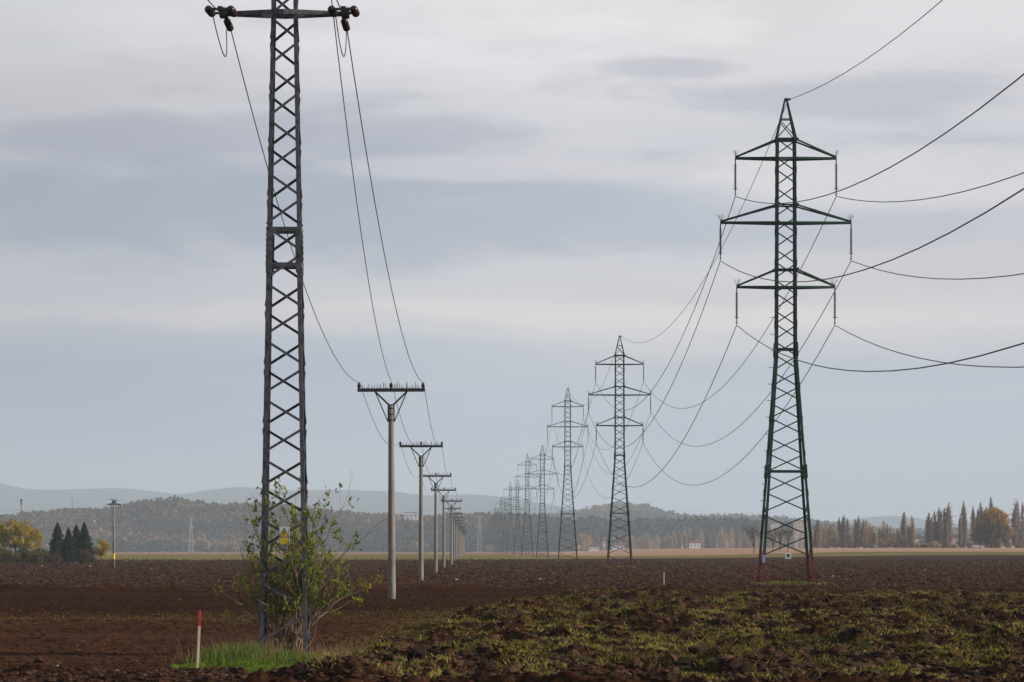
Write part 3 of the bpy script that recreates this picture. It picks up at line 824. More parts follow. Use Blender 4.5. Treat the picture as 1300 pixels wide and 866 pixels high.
# warning plate
wy = -mhw(2.4) - 0.05
m = MB(); m.box((0.03, wy, 2.38), (0.205, 0.008, 0.36)); plate = m.build('warning_sign', M['white'], mast)
m = MB(); m.poly([(0.03 - 0.098, wy - 0.0065, 2.34), (0.03 + 0.098, wy - 0.0065, 2.34), (0.03, wy - 0.0065, 2.545)], 0.002, (0, -1, 0)); m.build('border', M['black'], plate)
m = MB(); m.poly([(0.03 - 0.078, wy - 0.0105, 2.352), (0.03 + 0.078, wy - 0.0105, 2.352), (0.03, wy - 0.0105, 2.515)], 0.002, (0, -1, 0)); m.build('triangle', M['yellow'], plate)
m = MB(); y_ = wy - 0.0145
m.poly([(0.034, y_, 2.475), (0.015, y_, 2.425), (0.027, y_, 2.425), (0.018, y_, 2.365), (0.046, y_, 2.438), (0.033, y_, 2.438), (0.047, y_, 2.475)], 0.002, (0, -1, 0)); m.build('lightning_bolt', M['black'], plate)
m = MB(); m.box((0.03, wy - 0.007, 2.265), (0.185, 0.006, 0.115)); m.build('panel', M['yellow'], plate)

for q in (plate,): q.location.z = 0.09
# ------------------------------------------------------------------ concrete poles
def make_pole():
    root = empty('concrete_pole')
    m = MB()
    hs = [-0.4] + [8.25 * i / 11 for i in range(12)]
    m.tube([(0, 0, h) for h in hs], [0.168] + [0.168 - 0.056 * h / 8.25 for h in hs[1:]], 20); m.build('shaft', M['concrete'], root, True)
    m = MB()
    for q in (7.6, 7.85, 8.1): m.tube([(0, 0, q), (0, 0, q + 0.05)], 0.135, 16)
    m.box((-.125, 0, 7.9), (0.05, 0.10, 0.7)); m.box((.125, 0, 7.9), (0.05, 0.10, 0.7))
    m.build('clamp', M['darksteel'], root)
    m = MB()
    m.box((0, 0, 8.88), (2.86, 0.12, 0.10))
    m.box((0, 0, 8.955), (2.86, 0.03, 0.05))
    arm = m.build('crossarm', M['darksteel'], root)
    m = MB()
    for sx in (-1, 1):
        m.bar((sx * 0.07, 0, 8.25), (sx * 0.68, 0, 8.84), 0.075, 0.06)
        m.bar((sx * 0.13, 0, 7.55), (sx * 0.68, 0, 8.84), 0.045, 0.04)
    m.bar((-0.13, 0, 8.27), (0.13, 0, 8.27), 0.06)
    m.build('strut', M['darksteel'], root)
    for x in (-1.36, 0.0, 1.36):
        m = MB(); m.tube([(x, 0, 8.93), (x, 0, 9.0), (x, 0, 9.03), (x, 0, 9.08), (x, 0, 9.10), (x, 0, 9.15), (x, 0, 9.17), (x, 0, 9.21)],
                         [0.035, 0.04, 0.085, 0.06, 0.085, 0.055, 0.07, 0.03], 12); m.build('insulator', M['ceramic'], arm, True)
    m = MB(); r = random.Random(4)
    x = -1.22
    while x < 1.25:
        if abs(x) > 0.11:
            h = r.choice((0.17, 0.23, 0.30, 0.36)) * r.uniform(0.85, 1.15)
            m.box6([(x - .019, -.010, 8.93), (x + .019, -.010, 8.93), (x + .019, .010, 8.93), (x - .019, .010, 8.93)] +
                   [(x + t + a, b, 8.93 + h) for t in (r.uniform(-.02, .02),) for a, b in ((-.007, -.006), (.007, -.006), (.007, .006), (-.007, .006))])
        x += r.uniform(0.055, 0.125)
    m.build('bird_spikes', M['darksteel'], arm)
    m = MB(); m.box((0.06, -0.165, 1.62), (0.10, 0.012, 0.2)); m.build('number_plate', M['wood'], root)
    return root
pole_all = [(497.5, .0335), (534.5, .0516), (553.2, .0722), (563.6, .0900), (573.0, .1095), (573.4, .1295), (576.5, .149), (578.6, .167), (580.6, .185), (582.6, .204),
          (583.8, .224), (585.0, .243), (586.0, .262), (587.0, .281), (588.0, .301), (588.8, .32), (589.5, .34), (590.1, .36), (590.7, .38), (591.2, .40)]
pole0 = make_pole(); index_children()
pole_d = pole_all[:17]
poles = []
for k, (px, d) in enumerate(pole_d):
    o = pole0 if k == 0 else copy_tree(pole0)
    X = (px - 650) * d; Y = d * F
    zb = 0.0 if k != 3 else 0.05
    zb += gz(X, Y); zb = min(zb, 0.08)
    o.location = (X, Y, zb); o.rotation_euler = (random.uniform(-.004, .004), random.uniform(-.006, .006), 0.02 + random.uniform(-.02, .02))
    tag(o, 'nearest round concrete pole with spiked crossarm, right of the lattice mast' if k == 0 else '%s concrete pole with spiked crossarm, counting away from the lattice mast' % nth(k),
        'utility pole', 'concrete poles receding in a row')
    poles.append(Vector((X, Y, zb)))
# their three wires, from towards the camera over the mast to the last pole
T0 = Vector((LX, LD, LZ))
prev = Vector((-3.6, -6, 0))
def mid_wire(dx, mastpts, nm):
    pts = span(prev + Vector((dx, 0, 12.2)), T0 + Vector(mastpts[0]), 1.3, 24) + [T0 + Vector(mastpts[0])]
    a = T0 + Vector(mastpts[1]); out = []
    first = True
    P = [p + Vector((dx, 0, 9.22)) for p in poles]
    sg = 1.7
    for b in P:
        out += span(a, b, sg, 26); a = b; sg = 1.2
    out.append(a)
    return pts, out
for dx, mp, nm in ((-1.36, ((-1.32, -1.0, AZ - .06), (-1.18, 0.80, AZ - .18)), 'left'), (0.0, ((0.78, 0, 15.1), (0.78, 0, 15.1)), 'middle'), (1.36, ((1.20, -1.0, AZ - .06), (1.24, 0.80, AZ - .18)), 'right')):
    a, b = mid_wire(dx, mp, nm)
    cable('overhead_wire', b, 0.0125, '%s thin wire running down from the lattice mast along the concrete poles' % nm, 'wires of the concrete pole line')
    cable('overhead_wire', a, 0.0125, '%s thin wire leaving the lattice mast towards the viewer' % nm, 'wires of the concrete pole line')

# ------------------------------------------------------------------ marker stakes
st = empty('marker_stake', (at(250.5, 852, 0.0139).x, 0.0139 * F, gz(-5.5, 62.4)), 0.3)
st.rotation_euler = (0, 0.045, 0.3)
m = MB(); m.box((0, 0, 0.36), (0.045, 0.045, 0.86)); m.build('post', M['wood'], st)
m = MB(); m.box((0, 0, 0.915), (0.049, 0.049, 0.25)); m.box6([(-.0245, -.0245, 1.04), (.0245, -.0245, 1.04), (.0245, .0245, 1.04), (-.0245, .0245, 1.04), (-.01, -.01, 1.07), (.01, -.01, 1.07), (.01, .01, 1.07), (-.01, .01, 1.07)])
m.build('tip', M['red'], st)
tag(st, 'slim pale wooden stake with red tip left of the bush', 'marker stake', 'survey stakes in the field')
st2 = empty('marker_stake', (at(843, 745, .0455).x, .0455 * F, gz(8.8, 204)), 0.2)
m = MB(); m.box((0, 0, 0.34), (0.06, 0.06, 0.8)); m.build('post', M['wood'], st2)
m = MB(); m.box((0, 0, 0.80), (0.065, 0.065, 0.12)); m.build('tip', M['red'], st2)
tag(st2, 'tiny pale wooden stake far out on the soil between the two nearer pylons', 'marker stake', 'survey stakes in the field')

# ------------------------------------------------------------------ bush round the mast
bush = empty('bush', (LX + 0.05, LD - 0.2, LZ))
bush.scale = (0.75, 0.75, 1.04)
tag(bush, 'straggly half bare bush with green leaf tufts around the lattice mast foot', 'bush')
rb = random.Random(21)
leafC = []; 
def branch(m, p, d, L, r, depth, tips):
    n = max(3, int(L / 0.13)); pts = [p.copy()]; dd = d.copy()
    for i in range(n):
        dd = (dd + Vector((rb.uniform(-1, 1), rb.uniform(-1, 1), rb.uniform(-.7, .8))) * 0.19).normalized()
        pts.append(pts[-1] + dd * (L / n))
    m.tube(pts, [r * (1 - 0.8 * i / n) + 0.0018 for i in range(n + 1)], 5)
    if depth > 0:
        for i in range(rb.choice((3, 4, 5)) if depth > 1 else rb.choice((2, 3, 3))):
            t = rb.uniform(0.28, 0.97); k = int(t * n); a = rb.uniform(0, 6.28)
            nd = (dd * 0.7 + Vector((math.cos(a), math.sin(a), rb.uniform(-0.15, 0.6))) * 0.9).normalized()
            branch(m, pts[k], nd, L * rb.uniform(0.26, 0.48), r * (1 - 0.7 * t) * 0.55, depth - 1, tips)
    tips.append((pts[-1], dd, depth)); 
    if L > 0.3: tips.append((pts[len(pts) * 2 // 3], dd, depth))
# (azimuth, lean, length, radius)
spec = []
for i in range(42):
    spec.append((rb.uniform(0, 6.28), rb.uniform(0.05, 0.42), rb.uniform(1.4, 3.0), rb.uniform(0.010, 0.022)))
spec += [(math.pi, 0.78, 2.9, 0.018), (math.pi * 1.02, 0.68, 2.8, 0.018), (0.02, 0.72, 2.6, 0.018), (-0.1, 0.5, 3.2, 0.018), (0.1, 0.38, 3.3, 0.02), (math.pi, 0.62, 2.5, 0.02), (math.pi * 0.95, 0.5, 2.7, 0.02), (math.pi * 1.1, 0.42, 2.9, 0.022), (0.05, 0.5, 2.4, 0.02), (-0.1, 0.36, 2.9, 0.022), (0.3, 0.2, 3.2, 0.024), (2.9, 0.05, 3.3, 0.022), (0.0, 0.6, 2.2, .018), (0, .45, 2.5, .018), (3.3, .25, 3.1, .02)]
tips_all = []
for az, lean, L, r in spec:
    m = MB(); tips = []
    p = Vector((rb.gauss(0.05, 0.21), abs(rb.gauss(0, 0.25)) - 0.02, -0.1))
    d = Vector((math.cos(az) * math.sin(lean), math.sin(az) * math.sin(lean), math.cos(lean)))
    branch(m, p, d, L, r, 2, tips)
    m.build('stem', M['stem'], bush); tips_all += tips
C = []; S_ = []
for p, d, dep in tips_all:
    hgt = p.z
    prob = 0.22 if 1.1 < hgt < 2.35 else (0.15 if hgt <= 3.0 else 0.2)
    if hgt < 0.9: prob = 0.10
    if p.x > 0.25 and 1.2 < hgt < 2.5: prob = 0.34
    if rb.random() > prob: continue
    k = rb.randint(5, 13)
    for i in range(k):
        q = p + d * rb.uniform(-0.12, 0.08) + Vector((rb.gauss(0, .055), rb.gauss(0, .055), rb.gauss(-.02, .05)))
        C.append(tuple(q)); S_.append(rb.uniform(0.045, 0.115))
C = np.array(C); S_ = np.array(S_); kp = ~((np.abs(C[:, 0] + 0.02) < 0.17) & (C[:, 2] > 2.12) & (C[:, 2] < 2.64) & (C[:, 1] < 0.1)); C, S_ = C[kp], S_[kp]
V, Fc = quads(C, S_, 3, 1.45)
tn = np.clip(vnoise(C[:, 0] * 3, C[:, 2] * 3, 5) * 0.6 + RNG.uniform(0, 0.4, len(C)), 0, 1)
lf = npmesh('foliage', V, Fc, LM['bush'], bush, tint=np.repeat(tn, 4)); 

# ------------------------------------------------------------------ grass and weeds
def blades(name, X, Y, Z, hgt, wid, lean, material, label, seed, tint, per=1):
    """bent tapering blades, 2 segments each"""
    r = np.random.default_rng(seed); n = len(X)
    a = r.uniform(0, 2 * math.pi, n); w = np.stack([np.cos(a), np.sin(a), np.zeros(n)], -1) * (wid / 2)[:, None]
    b = r.uniform(0, 2 * math.pi, n); ln = (lean * hgt)[:, None] * np.stack([np.cos(b), np.sin(b), np.zeros(n)], -1)
    P = np.stack([X, Y, Z], -1); up = np.zeros((n, 3)); up[:, 2] = hgt
    mid = P + up * 0.6 + ln * 0.35; tip = P + up * (1 - 0.35 * np.clip(lean, 0, 1))[:, None] + ln
    V = np.stack([P - w, P + w, mid + w * 0.75, mid - w * 0.75, tip + w * 0.12, tip - w * 0.12], 1).reshape(-1, 3)
    k = np.arange(n)[:, None] * 6
    Fc = np.concatenate([k + np.array([[0, 1, 2, 3]]), k + np.array([[3, 2, 4, 5]])], 0)
    o = npmesh(name, V, Fc, material, tint=np.repeat(tint, 6))
    return tag(o, label, None, None, 'stuff')
r = np.random.default_rng(5)
# green island under the mast
n = 26000
ang = r.uniform(0, 2 * math.pi, n); rad = np.sqrt(r.uniform(0, 1, n))
X = -4.62 + np.cos(ang) * rad * 1.75; Y = 67.2 + np.sin(ang) * rad * 6.6
keep = vnoise(X * 1.9, Y * 0.9, 8) + (1 - rad) * 1.0 > r.uniform(0.3, 0.75, n); X, Y, rd = X[keep], Y[keep], rad[keep]
hh = (0.04 + 0.20 * vnoise(X * 2.3, Y * 0.8, 4) ** 1.5) * r.uniform(0.6, 1.3, len(X)) * (1.1 - 0.45 * rd)
blades('grass', X, Y, ground_z(X, Y) - 0.01, hh, np.full(len(X), 0.014), r.uniform(0.2, 0.9, len(X)), LM['blade'],
       'bright green grass island around the foot of the lattice mast', 1, np.clip(r.uniform(0, 0.9, len(X)) * 0.7 + 0.5 * vnoise(X * 1.6, Y * 0.6, 3) - .15 + (r.uniform(0, 1, len(X)) > .93) * .6, 0, 1))
# taller dark weeds left of the mast
n = 1500
X = r.normal(-5.25, 0.26, n); Y = r.normal(67.5, 1.5, n)
blades('tall_grass', X, Y, ground_z(X, Y) - 0.01, r.uniform(0.12, 0.46, n), np.full(n, 0.015), r.uniform(0.1, 0.8, n), LM['blade'],
       'taller dark green weeds between the red tipped stake and the mast', 2, np.clip(r.uniform(0, 0.45, n), 0, 1))
n = 1900
X = np.concatenate([r.normal(-5.2, 0.5, 1000), r.normal(-3.45, 0.45, 900)]); Y = r.normal(69, 2.0, n)
blades('dry_stalks', X, Y, ground_z(X, Y) - 0.01, r.uniform(0.1, 0.5, n) * np.where(X < -4.5, 1.1, 0.8), np.full(n, 0.008), r.uniform(0.05, 0.7, n), LM['straw'],
       'thin dry straw stalks around the edge of the grass island', 3, r.uniform(0, 1, n))
# tufts on the rough ploughing
def tufts(n, y0, y1, seed, per):
    r = np.random.default_rng(seed)
    Y = np.exp(r.uniform(math.log(y0), math.log(y1), n * 4)); X = r.uniform(-0.2, 0.2, n * 4) * Y + r.uniform(-2, 2, n * 4)
    R = rough_mask(X, Y); dens = vnoise(X / 0.55, Y / 1.3, 61) * 0.70 + vnoise(X / 5, Y / 9, 62) * 0.30
    k = (R > 0.6) & (X > np.interp(Y, *BX)) & (dens > 0.515 + 0.07 * r.uniform(-1, 1, n * 4)); X, Y, dens = X[k][:n], Y[k][:n], dens[k][:n]
    X0 = np.repeat(X, per) + r.normal(0, 0.10, len(X) * per); Y0 = np.repeat(Y, per) + r.normal(0, 0.13, len(Y) * per)
    return X0, Y0, r
X, Y, r2 = tufts(25000, 52, 155, 71, 10)
n = len(X)
blades('weeds', X, Y, ground_z(X, Y) - 0.02, r2.uniform(0.04, 0.17, n), r2.uniform(0.010, 0.028, n), r2.uniform(0.6, 2.2, n), LM['weed'],
       'yellow green grass tufts sprouting among the plough clods', 4, np.clip(0.8 * vnoise(X / 3, Y / 4, 63) + r2.uniform(-0.25, 0.4, n), 0, 1))
# thin weeds along the harrowed margin and track
n0 = 5200
Yb = r2.uniform(70, 165, n0); Xb = np.interp(Yb, *BX) - np.abs(r2.normal(0, 1.1, n0)) - 0.2
Xc = r2.uniform(-22, 3, 2600); Yc = np.interp(Xc / 110 * F + 650, [0, 300, 600, 760, 840], [104, 108, 122, 160, 205]) + r2.normal(0, 5, 2600)
X = np.repeat(np.concatenate([Xb, Xc]), 4); Y = np.repeat(np.concatenate([Yb, Yc]), 4)
X = X + r2.normal(0, .08, len(X)); Y = Y + r2.normal(0, .1, len(X)); n = len(X)
blades('weeds', X, Y, ground_z(X, Y) - 0.01, r2.uniform(0.03, 0.09, n), r2.uniform(0.008, 0.016, n), r2.uniform(0.4, 1.8, n), LM['weed'],
       'thin dull weeds along the margin of the harrowed ground', 5, r2.uniform(0, 0.75, n))
# grass fringes at the feet of the nearer pylons
for i, (kx, sp, nn) in enumerate(((0, 1.0, 5200), (1, 0.8, 2500))):
    c = pyl_pos(pyl_d[kx]); X = c.x + 0.25 + r2.uniform(-2.35, 2.35, nn); Y = c.y - 1 + r2.normal(0, 2.6, nn); kq = vnoise(X * 1.4, Y * 0.25, 15 + i) + 0.55 - 0.5 * np.abs(X - c.x - .25) / 2.35 > r2.uniform(0.35, 1.0, nn); X, Y = X[kq], Y[kq]; nn = len(X)
    blades('grass', X, Y, ground_z(X, Y) - 0.02, r2.uniform(0.06, 0.30, nn) * sp * (0.4 + vnoise(X * 1.1, Y * .2, 16)), np.full(nn, 0.03), r2.uniform(0.2, 0.9, nn), LM['weed'],
           'grey green grass fringe at the feet of the %s pylon' % ('nearest' if kx == 0 else 'second'), 10 + i, np.clip(r2.uniform(0.0, 0.45, nn) + (r2.uniform(0, 1, nn) > .9) * .5, 0, 1))

# loose clods
def clods(n, seed):
    bm = bmesh.new(); bmesh.ops.create_icosphere(bm, subdivisions=2, radius=1); bv = np.array([v.co[:] for v in bm.verts]); bf = np.array([[v.index for v in f.verts] for f in bm.faces]); bm.free()
    r = np.random.default_rng(seed)
    Y = np.exp(r.uniform(math.log(53), math.log(135), n * 4)); X = r.uniform(-0.2, 0.2, n * 4) * Y
    R = rough_mask(X, Y); k = (R > 0.5) & (r.uniform(0, 1, n * 4) < 0.35 + 0.65 * vnoise(X / 2, Y / 2, 91)); X, Y = X[k][:n], Y[k][:n]; n = len(X)
    s = 0.03 + 0.10 * r.uniform(0, 1, n) ** 3
    dirs = r.normal(size=(6, 3)) * 1.6
    V = np.repeat(bv[None], n, 0)
    ph = r.uniform(0, 6.28, (n, 6))
    disp = 1 + 0.13 * sum(np.sin(V @ (dirs[q] * (1 + q * 0.35)) + ph[:, q, None]) for q in range(6))
    disp += r.uniform(-0.10, 0.10, disp.shape)
    V = V * disp[..., None] * np.stack([r.uniform(.8, 1.5, n), r.uniform(.8, 1.5, n), r.uniform(.5, 0.95, n)], -1)[:, None, :]
    a = r.uniform(0, 6.28, n); c, s_ = np.cos(a)[:, None], np.sin(a)[:, None]
    V = np.stack([V[..., 0] * c - V[..., 1] * s_, V[..., 0] * s_ + V[..., 1] * c, V[..., 2]], -1) * s[:, None, None]
    V += np.stack([X, Y, ground_z(X, Y) + s * 0.2], -1)[:, None, :]
    Fc = (bf[None] + (np.arange(n) * len(bv))[:, None, None]).reshape(-1, 3)
    o = npmesh('soil_clods', V.reshape(-1, 3), Fc, M['clod'], tint=np.repeat(r.uniform(0, 0.8, n), len(bv)))
    tag(o, 'dark brown clods of turned soil in the rough ploughing', None, None, 'stuff')
clod_old = mat('turned soil', (0.040, 0.0215, 0.014), 0.95, 0.55, 6, 0, 0.6, 0.15)
M['clod'] = leafmat('turned soil clods', [(0, (0.012, 0.0065, 0.0045)), (0.5, (0.056, 0.0275, 0.0155)), (0.9, (0.112, 0.060, 0.036)), (0.97, (0.20, 0.14, 0.09)), (1, (0.34, 0.27, 0.19))], 0.0, 1.0)
clods(5200, 17)
def crumbs(n, y0, y1, smin, smax, want, seed, label, wid=0.2):
    r = np.random.default_rng(seed)
    bv = np.array([(1, 0, 0), (0, 1, 0), (-1, 0, 0), (0, -1, 0), (0, 0, 1), (0, 0, -.6), (.62, .62, .35), (-.6, .6, .5), (-.62, -.6, .3), (.6, -.6, .5)])
    bf = np.array([(4, 6, 7), (4, 7, 8), (4, 8, 9), (4, 9, 6), (0, 1, 6), (1, 2, 7), (2, 3, 8), (3, 0, 9), (6, 1, 7), (7, 2, 8), (8, 3, 9), (9, 0, 6), (5, 1, 0), (5, 2, 1), (5, 3, 2), (5, 0, 3)])
    Y = np.exp(r.uniform(math.log(y0), math.log(y1), n)); X = r.uniform(-wid, wid, n) * Y
    R = rough_mask(X, Y); k = want(X, Y, R, r); X, Y = X[k], Y[k]; n = len(X)
    s = smin + (smax - smin) * r.uniform(0, 1, n) ** 2.5; s = s * (1 + np.clip((Y - 120) / 400, 0, 1.2))
    V = np.repeat(bv[None], n, 0) * r.uniform(0.55, 1.3, (n, len(bv), 3))
    a = r.uniform(0, 6.28, n); c, q = np.cos(a)[:, None], np.sin(a)[:, None]
    V = np.stack([(V[..., 0] * c - V[..., 1] * q) * 1.25, V[..., 0] * q + V[..., 1] * c, V[..., 2] * 0.8], -1) * s[:, None, None]
    V += np.stack([X, Y, ground_z(X, Y) + s * 0.1], -1)[:, None, :]
    Fc = (bf[None] + (np.arange(n) * len(bv))[:, None, None]).reshape(-1, 3)
    tint = np.clip(r.uniform(0, 0.85, n) + (r.uniform(0, 1, n) > 0.993) * 0.4, 0, 1)
    o = npmesh('soil_clods', V.reshape(-1, 3), Fc, M['clod'], tint=np.repeat(tint, len(bv)))
    tag(o, label, None, None, 'stuff')
crumbs(60000, 52, 210, 0.018, 0.085, lambda X, Y, R, r: R > 0.4, 5, 'small crumbs of soil between the larger plough clods')
crumbs(45000, 50, 76, 0.015, 0.065, lambda X, Y, R, r: R > 0.25, 15, 'soil crumbs in the nearest rough strip')
crumbs(60000, 58, 240, 0.012, 0.050, lambda X, Y, R, r: (R < 0.5) & (r.uniform(0, 1, len(X)) < 0.35 + 0.65 * vnoise(X / 3, Y / 5, 92)), 6, 'fine crumbs scattered over the harrowed ground')
crumbs(110000, 185, 760, 0.035, 0.12, lambda X, Y, R, r: r.uniform(0, 1, len(X)) < 0.3 + 0.7 * vnoise(X / 7, Y / 18, 93), 7, 'coarse crumbs over the far brown field')

# ------------------------------------------------------------------ trees, left group
def tree(name, label, cat, pos, h, lobes, n, cl, leaf, material, seed, group=None, r0=None, spread=0.35, elong=1.0, upright=0.0, limbs=6, parts=True, tintf=None):
    root = empty(name, pos); tag(root, label, cat, group)
    trunk_mesh(h * 0.9, r0 or h * 0.022, seed, limbs).build('trunk', M['bark'], root)
    P, tint = clumps(n, cl, lobes, seed, spread)
    if tintf is not None: tint = np.clip(tintf(P, tint), 0, 1)
    rr = np.random.default_rng(seed + 1)
    V, Fc = quads(P, leaf * rr.uniform(0.5, 1.3, len(P)), seed, elong, upright)
    npmesh('crown', V, Fc, material, root, tint=np.repeat(tint, 4))
    return root
G_L = 'trees beside the field on the far left'
dl = 0.143
def pos(x, d, z=None):
    v = at(x, 700, d); return (v.x, v.y, gz(v.x, v.y) if z is None else z)
tree('broadleaf_tree', 'broad yellow autumn tree at the far left edge of the field', 'tree', pos(20, 0.150), 8.3,
     [(-1.2, 0, 5.2, 2.6, 2.4, 2.9), (1.2, 0, 5.0, 2.2, 2.2, 2.6), (3.3, .4, 4.0, 1.7, 1.9, 2.2), (-3.4, 0, 4.6, 2.2, 2.0, 2.6)], 15000, 230, 0.24, LM['yellow'], 31, G_L, 0.25, 0.26)
tree('broadleaf_tree', 'small yellow tree right of the dark spruces', 'tree', pos(128, 0.140), 4.3,
     [(0, 0, 2.4, 1.35, 1.2, 1.5), (0.8, 0, 2.1, 1.0, 1.0, 1.1)], 3800, 70, 0.18, LM['yellow'], 32, G_L, 0.1, 0.2)
def spruce(px, d, h, w, seed, label):
    root = empty('spruce_tree', pos(px, d)); tag(root, label, 'tree', G_L)
    m = MB(); m.tube([(0, 0, -.2), (0, 0, h * 0.5), (0, 0, h)], [0.13, 0.08, 0.015], 7); m.build('trunk', M['bark'], root)
    rr = np.random.default_rng(seed); n = 7500
    t = rr.uniform(0, 1, n) ** 0.65; lay = np.floor((1 - t) * 15) / 15
    zq = h * (1 - t) * 0.96 + h * 0.04; R = w / 2 * t ** 0.72 * (0.80 + 0.42 * rr.uniform(0, 1, 16)[np.floor(t * 15).astype(int)])
    nb = 9; b = rr.integers(0, nb, n); az = b / nb * 6.283 + np.floor(t * 15) * 1.7 + rr.normal(0, 0.22, n)
    q = rr.uniform(0.1, 1, n) ** 0.6
    P = np.stack([np.cos(az) * R * q, np.sin(az) * R * q, zq - q * R * 0.30 + rr.normal(0, 0.06, n)], -1)
    V, Fc = quads(P, rr.uniform(0.12, 0.26, n), seed, 1.5)
    npmesh('crown', V, Fc, LM['spruce'], root, tint=np.repeat(rr.uniform(0, 1, n), 4))
spruce(73, .137, 7.0, 4.2, 41, 'dark spruce, leftmost and pointed, beside the yellow tree')
spruce(87, .134, 6.0, 3.4, 42, 'second dark spruce from the left, slightly shorter')
spruce(97, .142, 6.6, 4.0, 43, 'third dark spruce from the left')
spruce(107, .135, 6.9, 4.6, 44, 'dark spruce, rightmost of the left group')
for i, (px, d, w, h, mt, lab) in enumerate(((8, .128, 3.6, 2.6, 'olive', 'olive green shrub at the left picture edge'), (33, .129, 3.4, 2.9, 'olive', 'olive yellow shrub in front of the broad yellow tree'),
        (52, .131, 3.4, 2.7, 'olive', 'olive shrub left of the spruces'), (14, .125, 3.0, 1.3, 'brown', 'low brown shrub at the field edge far left'), (44, .125, 3.0, 1.4, 'brown', 'low brown shrub under the olive shrub'),
        (66, .1255, 3.0, 1.6, 'brown', 'dark brown shrub before the leftmost spruce'), (107, .126, 2.4, 2.5, 'brown', 'reddish brown shrub before the rightmost spruce'), (-14, .13, 4, 3, 'olive', 'olive shrub just beyond the left picture edge'))):
    root = empty('shrub', pos(px, d)); tag(root, lab, 'shrub', 'shrubs along the far left field edge')
    m = MB(); rr = random.Random(i)
    for q in range(5):
        a = rr.uniform(0, 6.28); m.tube([(0, 0, -.1), (math.cos(a) * w * .15, math.sin(a) * w * .15, h * .4), (math.cos(a) * w * .3, math.sin(a) * w * .3, h * .8)], [.05, .03, .01], 5)
    m.build('stem', M['bark'], root)
    P, tint = clumps(3800, 90, [(-w * .2, 0, h * .42, w * .3, w * .3, h * .42), (w * .2, 0, h * .38, w * .3, w * .3, h * .38), (0, 0, h * .5, w * .25, w * .3, h * .42)], 300 + i, 0.16)
    P[:, 2] = np.abs(P[:, 2]); V, Fc = quads(P, np.full(len(P), 0.16), i, 1.2)
    npmesh('foliage', V, Fc, LM[mt], root, tint=np.repeat(tint, 4))

# step pole with switch arm, and two plain poles on the left
sw = empty('concrete_pole', (at(144.5, 721, .091).x, .091 * F, 0.0)); tag(sw, 'lone pole with short crossarm, switch gear and step rungs at left', 'utility pole')
m = MB(); m.tube([(0, 0, -.3), (0, 0, 7.6)], [0.14, 0.10], 14); m.build('shaft', M['concrete'], sw, True)
m = MB(); m.tube([(0, 0, 1.05), (0, 0, 1.75)], [0.146, 0.144], 14); m.build('band', M['yellow'], sw)
m = MB(); m.box6([(-.85, -.05, 7.35), (0, -.05, 7.3), (0, .05, 7.3), (-.85, .05, 7.35), (-.85, -.05, 7.42), (0, -.05, 7.55), (0, .05, 7.55), (-.85, .05, 7.42)])
m.box6([(0, -.05, 7.3), (.85, -.05, 7.35), (.85, .05, 7.35), (0, .05, 7.3), (0, -.05, 7.55), (.85, -.05, 7.42), (.85, .05, 7.42), (0, .05, 7.55)]); m.build('crossarm', M['darksteel'], sw)
m = MB(); m.bar((-.55, 0, 8.0), (.3, 0, 7.9), .06); m.bar((-.2, 0, 7.5), (-.2, 0, 7.95), .05); m.bar((.2, 0, 7.5), (.2, 0, 7.95), .05); m.bar((.3, 0, 7.9), (.4, 0, 7.7), .05); m.box((0, 0, 7.7), (.3, .2, .25)); m.build('switch', M['darksteel'], sw)
for i in range(20):
    m = MB(); m.bar((-.1, 0, 1.2 + i * .3), (-.26, 0, 1.2 + i * .3), .03); m.build('step_rung', M['darksteel'], sw)
lp = empty('lamp_post', (at(119.5, 711, .15).x, .15 * F, 0)); tag(lp, 'slim pale post with small head beside the rightmost spruce', 'lamp post')
m = MB(); m.tube([(0, 0, -.2), (0, 0, 7.5)], [.11, .08], 10); m.build('post', M['concrete'], lp, True)
m = MB(); m.box((0, 0, 7.55), (.5, .3, .22)); m.box((0, -.05, 7.72), (.34, .2, .12)); m.build('lamp_head', M['white'], lp)
pq = empty('concrete_pole', (at(27, 711, .19).x, .19 * F, 0)); tag(pq, 'distant pole showing above the yellow tree at left', 'utility pole')
m = MB(); m.tube([(0, 0, -.2), (0, 0, 14.0)], [.2, .13], 10); m.build('shaft', M['concrete'], pq, True)
m = MB(); m.box((0, 0, 14.05), (.5, .2, .5)); m.box((0, 0, 13.2), (.3, .3, .3)); m.build('cap', M['darksteel'], pq)

# ------------------------------------------------------------------ distant pale pylons and their lines
def far_pylon(px, ytop, ybase, d, label, wbase=1.9, arms=True):
    root = empty('distant_pylon', (at(px, 700, d).x, d * F, 0)); tag(root, label, 'pylon', 'distant pale pylons')
    h = H + (HY - ytop) * d; m = MB()
    hw = lambda z: wbase * (1 - z / h) * 0.75 + 0.45
    for sx in (-1, 1):
        for sy in (-1, 1): m.bar((sx * hw(0), sy * hw(0), 0), (sx * hw(h), sy * hw(h), h), 0.38)
    m.build('frame', M['pale_steel'], root)
    b = MB(); z_ = 0
    while z_ < h - 1:
        z2 = z_ + 2.6
        for s in (-1, 1):
            b.bar((-hw(z_), s * hw(z_), z_), (hw(z2), s * hw(z2), z2), 0.2); b.bar((hw(z_), s * hw(z_), z_), (-hw(z2), s * hw(z2), z2), 0.2)
        z_ = z2
    b.build('bracing', M['pale_steel'], root)
    if arms:
        for t, w in ((0.98, 4.0), (0.70, 6.5)):
            c = MB(); c.box((0, 0, h * t), (w, .5, .5)); c.bar((-w / 2, 0, h * t), (0, 0, h * t + 1.4), .2); c.bar((w / 2, 0, h * t), (0, 0, h * t + 1.4), .2); c.build('crossarm', M['pale_steel'], root)
    return root
far_pylon(242.5, 657, 700, .70, 'small pale pylon before the wooded hill left of the lattice mast')
